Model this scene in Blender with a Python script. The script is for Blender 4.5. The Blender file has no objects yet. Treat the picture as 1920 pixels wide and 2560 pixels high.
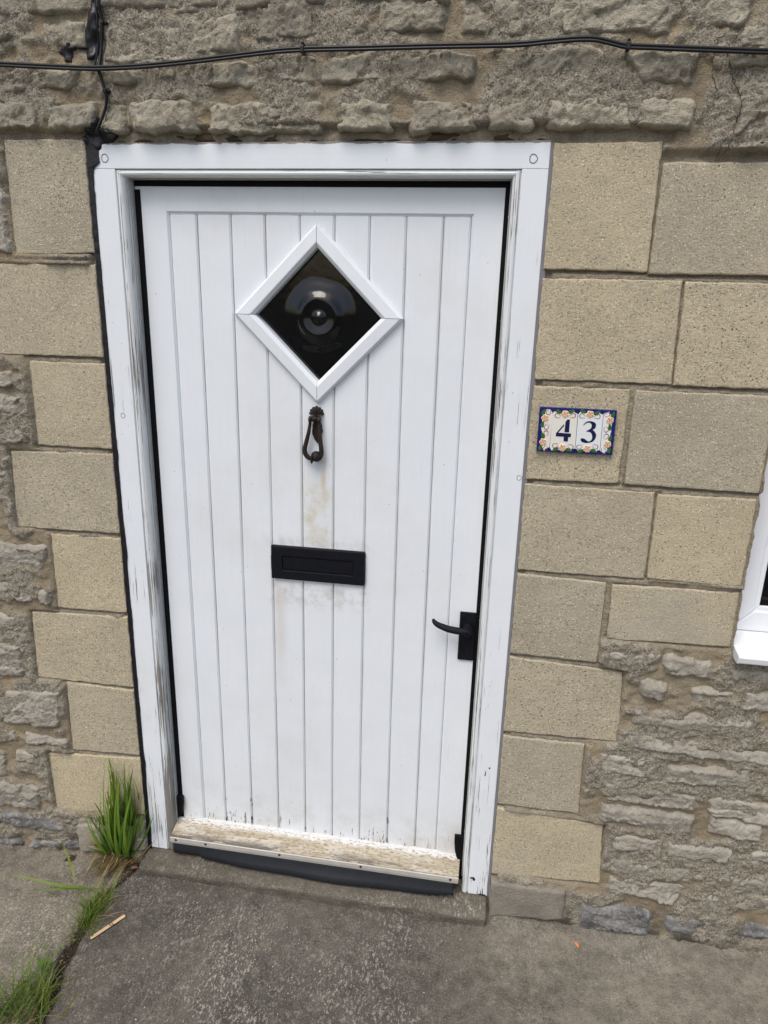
import bpy, bmesh, math, random
import numpy as np
from mathutils import Vector, Matrix
random.seed(7)
R = math.radians

# ------------------------------------------------------------------ measured data (metres; x along wall, z up, wall face near y = 0)
STONES=[[(-0.669, 2.1581), (-0.579, 2.1553), (-0.5858, 2.0652), (-0.6837, 2.0618)], [(-0.5693, 2.098), (-0.4731, 2.0956), (-0.4762, 2.0517), (-0.5718, 2.0509)], [(-0.5684, 2.1577), (-0.4667, 2.1545), (-0.4711, 2.1145), (-0.5723, 2.1145)], [(-0.4345, 2.081), (-0.257, 2.082), (-0.2577, 2.0169), (-0.4401, 2.0181)], [(-0.3903, 2.1495), (-0.1382, 2.1417), (-0.1427, 2.1055), (-0.4006, 2.1099)], [(-0.2398, 2.0949), (-0.1398, 2.0975), (-0.1358, 2.0336), (-0.2402, 2.033)], [(-0.1259, 2.1413), (0.1229, 2.1336), (0.1212, 2.0623), (-0.1224, 2.0574)], [(0.1409, 2.1331), (0.2706, 2.1291), (0.271, 2.0612), (0.1455, 2.0617)], [(0.2967, 2.1282), (0.4224, 2.1244), (0.4311, 2.0549), (0.3039, 2.0528)], [(0.4587, 2.1232), (0.683, 2.1163), (0.69, 2.0462), (0.4676, 2.0565)], [(0.7255, 2.115), (0.8329, 2.1116), (0.8103, 2.0603), (0.7398, 2.0548)], [(0.8074, 2.0459), (0.8766, 2.0681), (0.8848, 2.0224), (0.811, 2.024)], [(-0.663, 2.0087), (-0.4932, 2.0072), (-0.4995, 1.9817), (-0.6651, 1.9697)], [(-0.4429, 2.0078), (-0.2817, 2.0063), (-0.2797, 1.9868), (-0.4438, 1.9809)], [(-0.2479, 2.014), (-0.0944, 2.0193), (-0.102, 1.9758), (-0.2468, 1.9766)], [(-0.0849, 2.0272), (0.0133, 2.0279), (0.0115, 1.9768), (-0.086, 1.9838)], [(0.0258, 2.025), (0.1432, 2.0279), (0.1475, 1.9775), (0.0289, 1.9793)], [(0.1768, 2.0246), (0.332, 2.024), (0.3288, 1.9812), (0.1904, 1.9795)], [(0.3661, 2.0336), (0.5866, 2.0301), (0.5924, 1.9808), (0.3723, 1.987)], [(0.6116, 2.0183), (0.7428, 2.0168), (0.7393, 1.9671), (0.6428, 1.9685)], [(0.7687, 2.0052), (0.79, 2.006), (0.7818, 1.9901), (0.7724, 1.9903)], [(0.794, 2.0146), (0.8865, 2.0127), (0.8909, 1.9882), (0.8006, 1.9898)], [(-0.7, 1.9554), (-0.5998, 1.9455), (-0.6002, 1.9012), (-0.7086, 1.899)], [(-0.5783, 1.9452), (-0.461, 1.9496), (-0.4694, 1.9017), (-0.5735, 1.898)], [(-0.4489, 1.9481), (-0.3952, 1.946), (-0.3999, 1.8939), (-0.4559, 1.8957)], [(-0.3846, 1.9487), (-0.2385, 1.947), (-0.2415, 1.8942), (-0.3857, 1.8967)], [(-0.2121, 1.941), (0.0276, 1.9411), (0.0259, 1.8882), (-0.2112, 1.8926)], [(0.0669, 1.9406), (0.17, 1.9421), (0.1698, 1.8942), (0.0624, 1.8907)], [(0.2069, 1.9444), (0.3343, 1.9402), (0.3372, 1.893), (0.2119, 1.8897)], [(0.3609, 1.9425), (0.4492, 1.9427), (0.4521, 1.8922), (0.3673, 1.8928)], [(0.4755, 1.9385), (0.6268, 1.9392), (0.6338, 1.8943), (0.4794, 1.8954)], [(0.6521, 1.9389), (0.7405, 1.9404), (0.7478, 1.8908), (0.6534, 1.896)], [(0.823, 1.967), (0.8949, 1.9659), (0.9149, 1.854), (0.8223, 1.8543)], [(-0.7566, 1.8319), (-0.6946, 1.8318), (-0.7022, 1.6498), (-0.7871, 1.6417)], [(-0.8301, 1.3744), (-0.7399, 1.3745), (-0.7401, 1.3451), (-0.8373, 1.3296)], [(-0.8397, 1.3145), (-0.7211, 1.32), (-0.73, 1.2707), (-0.8496, 1.2532)], [(-0.8527, 1.2337), (-0.7228, 1.233), (-0.7202, 1.2062), (-0.8597, 1.1905)], [(-0.8635, 1.1666), (-0.7797, 1.1716), (-0.7885, 1.1115), (-0.8732, 1.106)], [(-0.9016, 0.9295), (-0.7074, 0.9325), (-0.7179, 0.8502), (-0.9158, 0.8413)], [(-0.9194, 0.8188), (-0.7617, 0.82), (-0.7638, 0.771), (-0.9304, 0.7504)], [(-0.7376, 0.8001), (-0.7062, 0.8031), (-0.7146, 0.7713), (-0.7366, 0.7736)], [(-0.9356, 0.7179), (-0.8112, 0.7212), (-0.8197, 0.6929), (-0.9409, 0.6851)], [(-0.9478, 0.6424), (-0.8097, 0.6338), (-0.8175, 0.5428), (-0.9674, 0.5204)], [(-0.8868, 0.486), (-0.7066, 0.5029), (-0.7339, 0.3912), (-0.9075, 0.3786)], [(-0.9746, 0.4753), (-0.8965, 0.4848), (-0.9149, 0.3776), (-0.9919, 0.3676)], [(-0.9962, 0.3413), (-0.8701, 0.353), (-0.8713, 0.3272), (-1.0021, 0.3043)], [(-0.8438, 0.3514), (-0.7203, 0.3477), (-0.7137, 0.3231), (-0.8432, 0.3207)], [(-1.0081, 0.2668), (-0.9114, 0.2855), (-0.9177, 0.2426), (-1.0151, 0.2234)], [(-0.8815, 0.2896), (-0.8136, 0.2887), (-0.8178, 0.2569), (-0.8818, 0.253)], [(-1.0221, 0.18), (-0.8166, 0.1728), (-0.8287, 0.0978), (-1.0383, 0.0789)], [(-0.9565, 0.0639), (-0.7928, 0.0678), (-0.7527, 0.03), (-0.9542, 0.0279)], [(-1.0439, 0.0445), (-0.9652, 0.057), (-0.9642, 0.0291), (-1.0485, 0.0155)], [(-1.0551, -0.0254), (-0.909, -0.0127), (-0.9034, -0.0459), (-1.0618, -0.0668)], [(-0.8757, -0.0298), (-0.727, -0.0049), (-0.7191, -0.0232), (-0.8729, -0.0465)], [(0.7227, 0.7876), (0.8407, 0.7886), (0.8221, 0.7461), (0.731, 0.7459)], [(0.8474, 0.7893), (0.9547, 0.7774), (0.9505, 0.7387), (0.8571, 0.744)], [(1.0022, 0.7748), (1.1019, 0.7744), (1.1068, 0.7471), (1.0103, 0.7457)], [(0.7994, 0.7189), (0.8646, 0.7143), (0.8627, 0.6643), (0.8066, 0.6762)], [(0.9207, 0.7087), (1.0124, 0.7116), (1.0233, 0.6657), (0.9313, 0.6603)], [(1.0389, 0.7148), (1.1196, 0.7125), (1.1278, 0.6667), (1.0359, 0.6715)], [(0.7976, 0.6351), (1.0716, 0.6408), (1.0655, 0.596), (0.8053, 0.6019)], [(0.7948, 0.5703), (1.1265, 0.5597), (1.1328, 0.5241), (0.8026, 0.5365)], [(0.735, 0.505), (0.8639, 0.5098), (0.872, 0.4621), (0.7411, 0.4498)], [(0.8991, 0.4888), (1.0866, 0.5114), (1.0888, 0.4568), (0.8971, 0.4506)], [(0.7533, 0.4247), (0.9787, 0.411), (0.9705, 0.3686), (0.7589, 0.3749)], [(0.7464, 0.352), (0.9792, 0.3585), (0.9755, 0.309), (0.7505, 0.3149)], [(1.0033, 0.4147), (1.1512, 0.4196), (1.162, 0.3581), (1.0108, 0.3658)], [(1.0121, 0.3568), (1.1422, 0.3503), (1.1346, 0.3112), (1.0187, 0.3138)], [(0.7943, 0.2648), (0.899, 0.2727), (0.9002, 0.2355), (0.7983, 0.2307)], [(0.9259, 0.2677), (1.0759, 0.2741), (1.0745, 0.2368), (0.9311, 0.2292)], [(0.7986, 0.1951), (1.0454, 0.2115), (1.0521, 0.168), (0.8037, 0.1514)], [(1.0663, 0.1959), (1.2119, 0.1979), (1.2179, 0.1642), (1.0755, 0.161)], [(0.7942, 0.1322), (0.9958, 0.1439), (0.9707, 0.0802), (0.7985, 0.0951)], [(1.0147, 0.1176), (1.2216, 0.144), (1.2284, 0.1059), (1.0224, 0.0915)], [(0.7333, 0.0394), (0.9153, 0.0483), (0.9254, -0.0285), (0.7423, -0.0471)], [(0.9539, 0.0352), (1.0898, 0.0464), (1.0929, 0.0019), (0.9642, -0.0119)], [(1.1297, 0.044), (1.2375, 0.0552), (1.2447, 0.0151), (1.1389, -0.0012)], [(1.1189, 0.2767), (1.1958, 0.2875), (1.2036, 0.2442), (1.1262, 0.2329)]]
NLEFT=54
BLOCKS=[[(0.4965, 1.8675), (0.7001, 1.8693), (0.7025, 1.6308), (0.4965, 1.6326)], [(0.707, 1.8329), (0.9346, 1.8328), (0.9716, 1.629), (0.7051, 1.627)], [(0.4965, 1.6144), (0.7721, 1.616), (0.78, 1.4094), (0.4965, 1.4074)], [(0.7791, 1.6147), (0.9905, 1.6144), (0.9905, 1.4071), (0.7834, 1.4069)], [(0.4965, 1.394), (0.699, 1.3951), (0.6984, 1.1877), (0.4965, 1.1858)], [(0.7086, 1.3939), (0.9905, 1.3939), (0.9905, 1.1859), (0.7108, 1.1878)], [(0.4965, 1.1748), (0.7787, 1.1731), (0.7822, 0.968), (0.4965, 0.9665)], [(0.7856, 1.17), (0.9905, 1.1727), (0.9905, 0.9677), (0.7871, 0.9696)], [(0.4965, 0.9565), (0.7005, 0.9522), (0.7009, 0.7458), (0.4965, 0.7476)], [(0.7129, 0.9494), (0.9905, 0.9545), (0.9905, 0.8185), (0.7165, 0.812)], [(0.4965, 0.7393), (0.7636, 0.7273), (0.7756, 0.5363), (0.4965, 0.529)], [(0.4965, 0.5156), (0.6962, 0.5188), (0.7025, 0.3122), (0.4965, 0.3095)], [(0.4965, 0.298), (0.7669, 0.2866), (0.7797, 0.1033), (0.4965, 0.0831)], [(-0.6923, 1.8788), (-0.5, 1.8794), (-0.5, 1.6472), (-0.6961, 1.6407)], [(-0.8415, 1.6199), (-0.5, 1.6231), (-0.5, 1.4155), (-0.8762, 1.4137)], [(-0.6955, 1.4005), (-0.5, 1.4014), (-0.5, 1.1954), (-0.698, 1.195)], [(-0.7744, 1.176), (-0.5, 1.1837), (-0.5, 0.9762), (-0.7857, 0.9744)], [(-0.6934, 0.9626), (-0.5, 0.964), (-0.5, 0.7554), (-0.697, 0.7533)], [(-0.7761, 0.7342), (-0.5, 0.7444), (-0.5, 0.5342), (-0.784, 0.5339)], [(-0.6985, 0.5294), (-0.5, 0.5251), (-0.5, 0.3178), (-0.705, 0.3093)], [(-0.7844, 0.288), (-0.5, 0.3075), (-0.5, 0.1141), (-0.7792, 0.0913)]]
PLINTH=[[(0.4965, 0.0724), (0.6953, 0.0731), (0.6966, -0.0236), (0.4965, -0.0467)], [(-0.7146, 0.0607), (-0.5, 0.0917), (-0.5, 0.0031), (-0.7131, -0.0403)]]
CABLE=[(-0.757, 2.0208), (-0.6508, 2.0151), (-0.5293, 2.0082), (-0.444, 2.0044), (-0.3429, 2.0062), (-0.2271, 2.0135), (-0.0956, 2.0243), (-0.0173, 2.0287), (0.1053, 2.0287), (0.2395, 2.029), (0.401, 2.0285), (0.471, 2.0324), (0.5208, 2.035), (0.5539, 2.0337), (0.5848, 2.0269), (0.6085, 2.0218), (0.6508, 2.0191), (0.7315, 2.0145), (0.8526, 2.0079), (0.9659, 2.0027)]
DROP=[(-0.4276, 2.1613), (-0.4283, 2.1226), (-0.4274, 2.0991), (-0.429, 2.0833), (-0.4361, 2.0435), (-0.4407, 2.0098), (-0.4393, 1.9961), (-0.4337, 1.9712), (-0.4312, 1.9545), (-0.4364, 1.9364), (-0.4462, 1.9153), (-0.4558, 1.8969), (-0.4621, 1.8855)]
WIRE=[(-0.436, 2.1634), (-0.4368, 2.1246), (-0.4354, 2.0983), (-0.4384, 2.0692), (-0.4439, 2.0397), (-0.4487, 2.0181), (-0.4536, 2.0114)]
TAR=[[(-0.451, 2.1657), (-0.4371, 2.1652), (-0.4395, 2.1263), (-0.4373, 2.1), (-0.4416, 2.0668), (-0.4467, 2.0331), (-0.4562, 2.023), (-0.4678, 2.0253), (-0.4704, 2.0472), (-0.4737, 2.0635), (-0.4689, 2.0848), (-0.4602, 2.1032), (-0.4544, 2.1268)], [(-0.4665, 1.9155), (-0.4558, 1.9183), (-0.4561, 1.8981), (-0.4392, 1.8936), (-0.426, 1.8863), (-0.4359, 1.8733), (-0.4504, 1.8675), (-0.4637, 1.8573), (-0.4708, 1.8396), (-0.4817, 1.8366), (-0.483, 1.8573), (-0.4976, 1.8692), (-0.5032, 1.8824), (-0.4876, 1.8969), (-0.478, 1.8968)], [(-0.54, 2.0432), (-0.5235, 2.0511), (-0.5103, 2.0605), (-0.5044, 2.0521), (-0.4722, 2.0487), (-0.4725, 2.0454), (-0.5035, 2.0452), (-0.509, 2.0272), (-0.5251, 2.0228), (-0.5287, 2.036)]]
CRACKS=[[(0.8208, 2.06), (0.7928, 2.0219), (0.7948, 1.9924), (0.8092, 1.9697), (0.8239, 1.9368), (0.8258, 1.9088), (0.8168, 1.8543), (0.8048, 1.8346)], [(0.8061, 1.8664), (0.8035, 1.8479), (0.8014, 1.8346)], [(0.7679, 1.9929), (0.7745, 1.9678), (0.7831, 1.9475)], [(-0.6916, 1.8834), (-0.6909, 1.8681), (-0.6929, 1.8496)], [(-0.7987, 0.0645), (-0.7795, 0.0786), (-0.7325, 0.0778), (-0.7071, 0.0846), (-0.6867, 0.0905)]]
PLQ={'tiles_top': [(-0.0006, 0.0987), (0.0274, 0.0985), (0.0806, 0.0988), (0.1331, 0.0986), (0.1617, 0.0986)], 'bot': [(0.0002, 0.0012), (0.0286, 0.001), (0.0825, 0.0005), (0.1353, 0.0011), (0.163, 0.001)], 'flowers': [(0.0127, 0.0749), (0.0133, 0.022), (0.0546, 0.0855), (0.0553, 0.0121), (0.1067, 0.0875), (0.1081, 0.0127), (0.1486, 0.0765), (0.1496, 0.0247)], 'leaves': [(0.0085, 0.0871, 70), (0.0087, 0.0608, 80), (0.0115, 0.0365, 110), (0.0079, 0.0097, 80), (0.0413, 0.0896, -30), (0.0674, 0.0918, 25), (0.042, 0.008, 30), (0.0694, 0.0071, -20), (0.0922, 0.0928, -20), (0.1213, 0.0912, 35), (0.0948, 0.0068, 30), (0.1228, 0.0084, -25), (0.154, 0.0887, 75), (0.1505, 0.0622, 100), (0.1541, 0.0383, 75), (0.1545, 0.0121, 90)], 'loops': [(0.0192, 0.0885, 250), (0.018, 0.0564, 240), (0.0181, 0.0417, 100), (0.0193, 0.0085, 260), (0.0392, 0.0811, 160), (0.0706, 0.0827, 20), (0.0401, 0.0159, 200), (0.0727, 0.0153, -30), (0.0909, 0.0831, 160), (0.1221, 0.0835, 15), (0.0915, 0.0158, 200), (0.1247, 0.0183, -30), (0.1417, 0.0887, 30), (0.143, 0.057, 290), (0.1448, 0.0414, 60), (0.143, 0.0108, -60)], 'four': [[(0.0568, 0.0687), (0.0604, 0.0741), (0.0656, 0.0744), (0.0664, 0.0466), (0.0567, 0.046)], [(0.0538, 0.0637), (0.0547, 0.0602), (0.0433, 0.0443), (0.071, 0.044), (0.0709, 0.0358), (0.0659, 0.0361), (0.0657, 0.026), (0.0566, 0.0261), (0.0561, 0.0362), (0.0391, 0.0362), (0.039, 0.0429)]], 'three': [(0.0939, 0.0626), (0.0982, 0.0691), (0.1037, 0.0724), (0.11, 0.0731), (0.1165, 0.0713), (0.1204, 0.0679), (0.1214, 0.0637), (0.1202, 0.0588), (0.1171, 0.0556), (0.1155, 0.0543), (0.1199, 0.0509), (0.1235, 0.0451), (0.1238, 0.039), (0.1213, 0.0328), (0.1166, 0.0279), (0.1098, 0.0258), (0.1017, 0.0253), (0.0956, 0.0271), (0.0926, 0.0306), (0.0926, 0.0336), (0.0954, 0.035), (0.1002, 0.0341), (0.1052, 0.0307), (0.1095, 0.0287), (0.1134, 0.0305), (0.1159, 0.0349), (0.1158, 0.041), (0.1134, 0.047), (0.109, 0.0497), (0.1019, 0.0509), (0.1079, 0.0545), (0.1116, 0.0584), (0.1125, 0.0632), (0.1109, 0.0674), (0.1075, 0.0696), (0.1028, 0.0693), (0.0985, 0.0667), (0.0949, 0.0623)], 'white': [[(0.0151, 0.0943), (0.0222, 0.0941), (0.0277, 0.0871), (0.0285, 0.0788), (0.0275, 0.0127), (0.0252, 0.0095), (0.0194, 0.0073), (0.017, 0.0009), (0.0134, 0.0082), (0.0111, 0.0142), (0.0065, 0.0189), (0.0086, 0.0289), (0.0126, 0.0365), (0.0088, 0.0461), (0.0065, 0.0521), (0.0099, 0.0608), (0.0068, 0.0692), (0.0054, 0.0776), (0.012, 0.0827), (0.0127, 0.0882)], [(0.0283, 0.086), (0.0307, 0.0903), (0.0355, 0.0893), (0.048, 0.087), (0.0492, 0.0924), (0.0585, 0.0929), (0.062, 0.0877), (0.0726, 0.0918), (0.0759, 0.0884), (0.0794, 0.0879), (0.0807, 0.0868), (0.0825, 0.0116), (0.0762, 0.01), (0.0743, 0.0049), (0.0645, 0.0087), (0.0579, 0.0033), (0.0493, 0.0066), (0.0423, 0.0055), (0.0363, 0.0052), (0.0328, 0.0043), (0.03, 0.0091), (0.0284, 0.0115)], [(0.0819, 0.0863), (0.0854, 0.0918), (0.0925, 0.0898), (0.0995, 0.0896), (0.1013, 0.095), (0.1106, 0.0943), (0.1149, 0.0867), (0.1264, 0.0921), (0.1284, 0.0892), (0.1337, 0.0883), (0.1351, 0.0104), (0.1302, 0.0107), (0.1283, 0.0063), (0.1162, 0.0105), (0.1133, 0.0048), (0.1049, 0.0061), (0.0988, 0.0082), (0.0896, 0.0058), (0.0868, 0.01), (0.0834, 0.011)], [(0.1346, 0.0901), (0.1384, 0.0927), (0.1455, 0.0954), (0.1471, 0.0919), (0.1512, 0.0862), (0.1563, 0.0817), (0.1564, 0.0757), (0.1537, 0.0696), (0.1543, 0.054), (0.1531, 0.0443), (0.1505, 0.0369), (0.1567, 0.0287), (0.1565, 0.0202), (0.1506, 0.0162), (0.1502, 0.0094), (0.1462, 0.0036), (0.1438, 0.0035), (0.1361, 0.0098)]]}
TUFT=[(-0.5722, -0.012, -0.042, -0.5677, -0.03, 0.3234), (-0.5792, -0.012, -0.042, -0.5813, -0.038, 0.3155), (-0.575, -0.012, -0.042, -0.543, -0.046, 0.3314), (-0.5687, -0.012, -0.042, -0.5207, -0.054, 0.317), (-0.5695, -0.012, -0.042, -0.5034, -0.062, 0.3323), (-0.5792, -0.012, -0.042, -0.5708, -0.03, 0.3016), (-0.5708, -0.012, -0.042, -0.5391, -0.038, 0.2811), (-0.5695, -0.012, -0.042, -0.5144, -0.046, 0.243), (-0.5953, -0.012, -0.042, -0.5877, -0.054, 0.2238), (-0.5961, -0.012, -0.042, -0.5756, -0.062, 0.2343), (-0.594, -0.012, -0.042, -0.5917, -0.03, 0.1747), (-0.5877, -0.012, -0.042, -0.575, -0.038, 0.1984), (-0.5835, -0.012, -0.042, -0.5533, -0.046, 0.2898), (-0.6029, -0.0124, -0.042, -0.6442, -0.054, 0.1761), (-0.6049, -0.0128, -0.042, -0.6276, -0.062, 0.1729), (-0.6043, -0.012, -0.042, -0.6401, -0.03, 0.1373), (-0.6022, -0.012, -0.042, -0.6248, -0.038, 0.1213), (-0.6112, -0.014, -0.042, -0.6674, -0.046, 0.0553), (-0.6077, -0.0162, -0.042, -0.6531, -0.054, 0.0392), (-0.6098, -0.0166, -0.042, -0.6441, -0.062, 0.0146), (-0.5638, -0.012, -0.042, -0.5108, -0.03, 0.1526), (-0.5617, -0.012, -0.042, -0.4932, -0.038, 0.1571), (-0.5582, -0.012, -0.042, -0.4659, -0.046, 0.1753), (-0.5624, -0.012, -0.042, -0.514, -0.054, 0.1473), (-0.5666, -0.012, -0.042, -0.5212, -0.062, 0.1406), (-0.5708, -0.012, -0.042, -0.5395, -0.03, 0.2146), (-0.5764, -0.012, -0.042, -0.5178, -0.038, 0.2023), (-0.5834, -0.012, -0.042, -0.564, -0.046, 0.1277), (-0.5938, -0.012, -0.042, -0.5906, -0.054, 0.0573), (-0.5506, -0.012, -0.042, -0.4455, -0.062, 0.0824), (-0.6148, -0.0403, -0.042, -0.6629, -0.0569, -0.027)]
GR={'crack': [(-0.5247, 0.0091), (-0.5241, -0.0392), (-0.5593, -0.1311), (-0.5703, -0.1916), (-0.5595, -0.2691), (-0.5596, -0.3247), (-0.556, -0.3767), (-0.538, -0.4232), (-0.5246, -0.468), (-0.5189, -0.5114), (-0.5082, -0.5763)], 'tuft2': (-0.5503, -0.2284, -0.042), 'tuft3': (-0.5433, -0.5015, -0.042), 'tuft3b': (-0.5382, -0.4563, -0.042), 'clover': (-0.5833, -0.3855, -0.042), 'stick': ((-0.5189, -0.288, -0.036), (-0.4669, -0.2058, -0.036)), 'petal': (0.7271, -0.0767, -0.042), 'straw': ((-0.346, -0.0557, -0.042), (-0.3106, -0.071, -0.042)), 'twig': [(-0.4504, -0.0604, -0.042), (-0.4508, -0.0519, -0.042), (-0.4334, -0.0486, -0.042), (-0.3998, -0.0499, -0.042), (-0.3718, -0.0492, -0.042)], 'long': [((-0.5777, -0.1306, -0.042), (-0.6707, -0.1777, 0.0), (-0.8235, -0.1828, 0.02)), ((-0.5777, -0.1306, -0.042), (-0.6358, -0.1608, -0.02), (-0.7562, -0.2071, -0.01)), ((-0.6332, -0.1592, -0.042), (-0.6646, -0.13, 0.0215), (-0.6925, -0.12, 0.097)), ((-0.6004, -0.4263, -0.042), (-0.6364, -0.36, -0.0504), (-0.6133, -0.36, 0.0256)), ((-0.5442, -0.4473, -0.042), (-0.5036, -0.4383, 0.0), (-0.4196, -0.4001, -0.01))]}
LEVER=[(0.3923, 0.7877), (0.3782, 0.7877), (0.3592, 0.7899), (0.3421, 0.7928), (0.3257, 0.7979), (0.3141, 0.8025), (0.3073, 0.808), (0.3036, 0.8144)]
BULL=(0.0071, 1.5219)
CAM_R=[[0.987144, -0.07015, 0.143617], [0.157866, 0.287369, -0.944721], [0.025001, 0.955248, 0.294749]]
CAM_C=[0.41611, -1.57934, 1.57578]
CAM_F=1768.0

# ------------------------------------------------------------------ camera, sky, sun, exposure
sc = bpy.context.scene
cam = bpy.data.cameras.new('camera'); camo = bpy.data.objects.new('camera', cam)
sc.collection.objects.link(camo); sc.camera = camo
cam.sensor_fit = 'VERTICAL'; cam.sensor_height = 36.0; cam.lens = CAM_F / 2560 * 36.0
cam.clip_start = 0.02; cam.clip_end = 500
camo.matrix_world = Matrix([CAM_R[i] + [CAM_C[i]] for i in range(3)] + [[0, 0, 0, 1]])
SUN_EL, SUN_AZ = 58, 200          # degrees; azimuth from +Y clockwise seen from above
w = bpy.data.worlds.new('World'); sc.world = w; w.use_nodes = True
nt = w.node_tree; nt.nodes.clear()
sky = nt.nodes.new('ShaderNodeTexSky'); sky.sky_type = 'NISHITA'; sky.sun_disc = False
sky.sun_elevation = R(SUN_EL); sky.sun_rotation = R(SUN_AZ); sky.air_density = 1.0; sky.dust_density = 3.5; sky.ozone_density = 1.0
bg = nt.nodes.new('ShaderNodeBackground'); bg.inputs[1].default_value = 0.15
ow = nt.nodes.new('ShaderNodeOutputWorld')
nt.links.new(sky.outputs[0], bg.inputs[0]); nt.links.new(bg.outputs[0], ow.inputs[0])
sl = bpy.data.lights.new('sun', 'SUN'); sl.energy = 1.35; sl.angle = R(30); sl.color = (1.0, 0.97, 0.925)
so = bpy.data.objects.new('sun', sl); sc.collection.objects.link(so)
d = Vector((math.sin(R(SUN_AZ)) * math.cos(R(SUN_EL)), math.cos(R(SUN_AZ)) * math.cos(R(SUN_EL)), math.sin(R(SUN_EL))))
so.rotation_euler = d.to_track_quat('Z', 'Y').to_euler(); so.location = d * 20
sc.view_settings.view_transform = 'Standard'; sc.view_settings.look = 'None'
sc.view_settings.gamma = 1.0; sc.view_settings.exposure = 0.16
try: sc.view_settings.use_curve_mapping = False
except Exception: pass

# ------------------------------------------------------------------ noise (vectorised)
def _hash(ix, iy, seed):
    h = (ix.astype(np.int64) * 374761393 + iy.astype(np.int64) * 668265263 + seed * 1442695041) & 0xFFFFFFFF
    h = ((h ^ (h >> 13)) * 1274126177) & 0xFFFFFFFF
    h = ((h ^ (h >> 16)) * 2246822519) & 0xFFFFFFFF
    return ((h ^ (h >> 15)) & 0xFFFFFF) / float(0x1000000)
def perlin(x, y, seed=0):
    ix, iy = np.floor(x), np.floor(y); fx, fy = x - ix, y - iy
    def g(a, b):
        t = _hash(ix + a, iy + b, seed) * 2 * np.pi
        return np.cos(t) * (fx - a) + np.sin(t) * (fy - b)
    sx = fx * fx * fx * (fx * (fx * 6 - 15) + 10); sy = fy * fy * fy * (fy * (fy * 6 - 15) + 10)
    a = g(0, 0) * (1 - sx) + g(1, 0) * sx; b = g(0, 1) * (1 - sx) + g(1, 1) * sx
    return (a * (1 - sy) + b * sy) * 1.5
def fbm(x, y, octs=4, seed=0, gain=0.5):
    s = 0; a = 1.0
    for o in range(octs):
        s = s + a * perlin(x, y, seed + o * 17); x, y = x * 2.03 + 5.1, y * 2.03 + 1.7; a *= gain
    return s
def ridged(x, y, octs=4, seed=0):
    s = 0; a = 1.0
    for o in range(octs):
        s = s + a * (1 - 2 * np.abs(perlin(x, y, seed + o * 13))); x, y = x * 2.1 + 3.3, y * 2.1 + 7.1; a *= 0.5
    return s
def chips(x, y, seed=0):
    """faceted rock face: nearest-cell random planes"""
    ix, iy = np.floor(x), np.floor(y)
    best = np.full(x.shape, 9.0); val = np.zeros(x.shape)
    for dx in (-1, 0, 1):
        for dy in (-1, 0, 1):
            cx, cy = ix + dx, iy + dy
            px = cx + _hash(cx, cy, seed + 1); py = cy + _hash(cx, cy, seed + 2)
            dd = (x - px) ** 2 + (y - py) ** 2
            v = (_hash(cx, cy, seed + 3) - 0.5) * 0.7 + (_hash(cx, cy, seed + 4) - 0.5) * 1.6 * (x - px) + (_hash(cx, cy, seed + 5) - 0.35) * 1.8 * (y - py)
            m = dd < best; best = np.where(m, dd, best); val = np.where(m, v, val)
    return val
def sstep(a, b, x):
    t = np.clip((x - a) / (b - a), 0, 1); return t * t * (3 - 2 * t)

# ------------------------------------------------------------------ object helpers
COL = sc.collection
def link(name, me, parent=None, mat=None, smooth=False):
    o = bpy.data.objects.new(name, me); COL.objects.link(o)
    if mat is not None and not me.materials: me.materials.append(mat)
    if smooth: me.polygons.foreach_set('use_smooth', [True] * len(me.polygons))
    if parent is not None:
        o.parent = parent; o.matrix_parent_inverse = parent_inv(parent)
    return o
def parent_inv(p):
    m = Matrix.Identity(4); q = p; chain = []
    while q is not None: chain.append(q); q = q.parent
    for q in reversed(chain):
        m = m @ q.matrix_parent_inverse @ q.matrix_basis
    return m.inverted()
def tag(o, label, cat=None, group=None, kind=None):
    o['label'] = label
    if cat: o['category'] = cat
    if group: o['group'] = group
    if kind: o['kind'] = kind
    return o
def thing(name, loc, label, cat, group=None):
    o = bpy.data.objects.new(name, None); COL.objects.link(o); o.location = loc; o.empty_display_size = 0.05
    return tag(o, label, cat, group)
def mesh(name, v, f):
    me = bpy.data.meshes.new(name); me.from_pydata([tuple(map(float, p)) for p in v], [], [tuple(map(int, q)) for q in f]); me.update(); return me
def fix(me, bevel=0.0, seg=1, angle=30, merge=True):
    bm = bmesh.new(); bm.from_mesh(me)
    if merge: bmesh.ops.remove_doubles(bm, verts=bm.verts, dist=1e-6)
    bmesh.ops.recalc_face_normals(bm, faces=bm.faces)
    if bevel:
        es = [e for e in bm.edges if len(e.link_faces) == 2 and e.calc_face_angle(0) > R(angle)]
        bmesh.ops.bevel(bm, geom=es, offset=bevel, segments=seg, affect='EDGES', profile=0.5, clamp_overlap=True)
    bm.to_mesh(me); bm.free(); me.update(); return me
def box(x0, x1, y0, y1, z0, z1, bevel=0.0, seg=2):
    v = [(x, y, z) for z in (z0, z1) for y in (y0, y1) for x in (x0, x1)]
    f = [(0, 2, 3, 1), (4, 5, 7, 6), (0, 1, 5, 4), (2, 6, 7, 3), (0, 4, 6, 2), (1, 3, 7, 5)]
    return fix(mesh('box', v, f), bevel, seg)
def prism_xz(poly, y0, y1, bevel=0.0, seg=2):
    """polygon in x,z extruded along y (y0 front)"""
    n = len(poly); v = [(x, y0, z) for x, z in poly] + [(x, y1, z) for x, z in poly]
    f = [tuple(range(n)), tuple(range(2 * n - 1, n - 1, -1))] + [(i, i + n, (i + 1) % n + n, (i + 1) % n) for i in range(n)]
    return fix(mesh('prism', v, f), bevel, seg)
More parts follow.
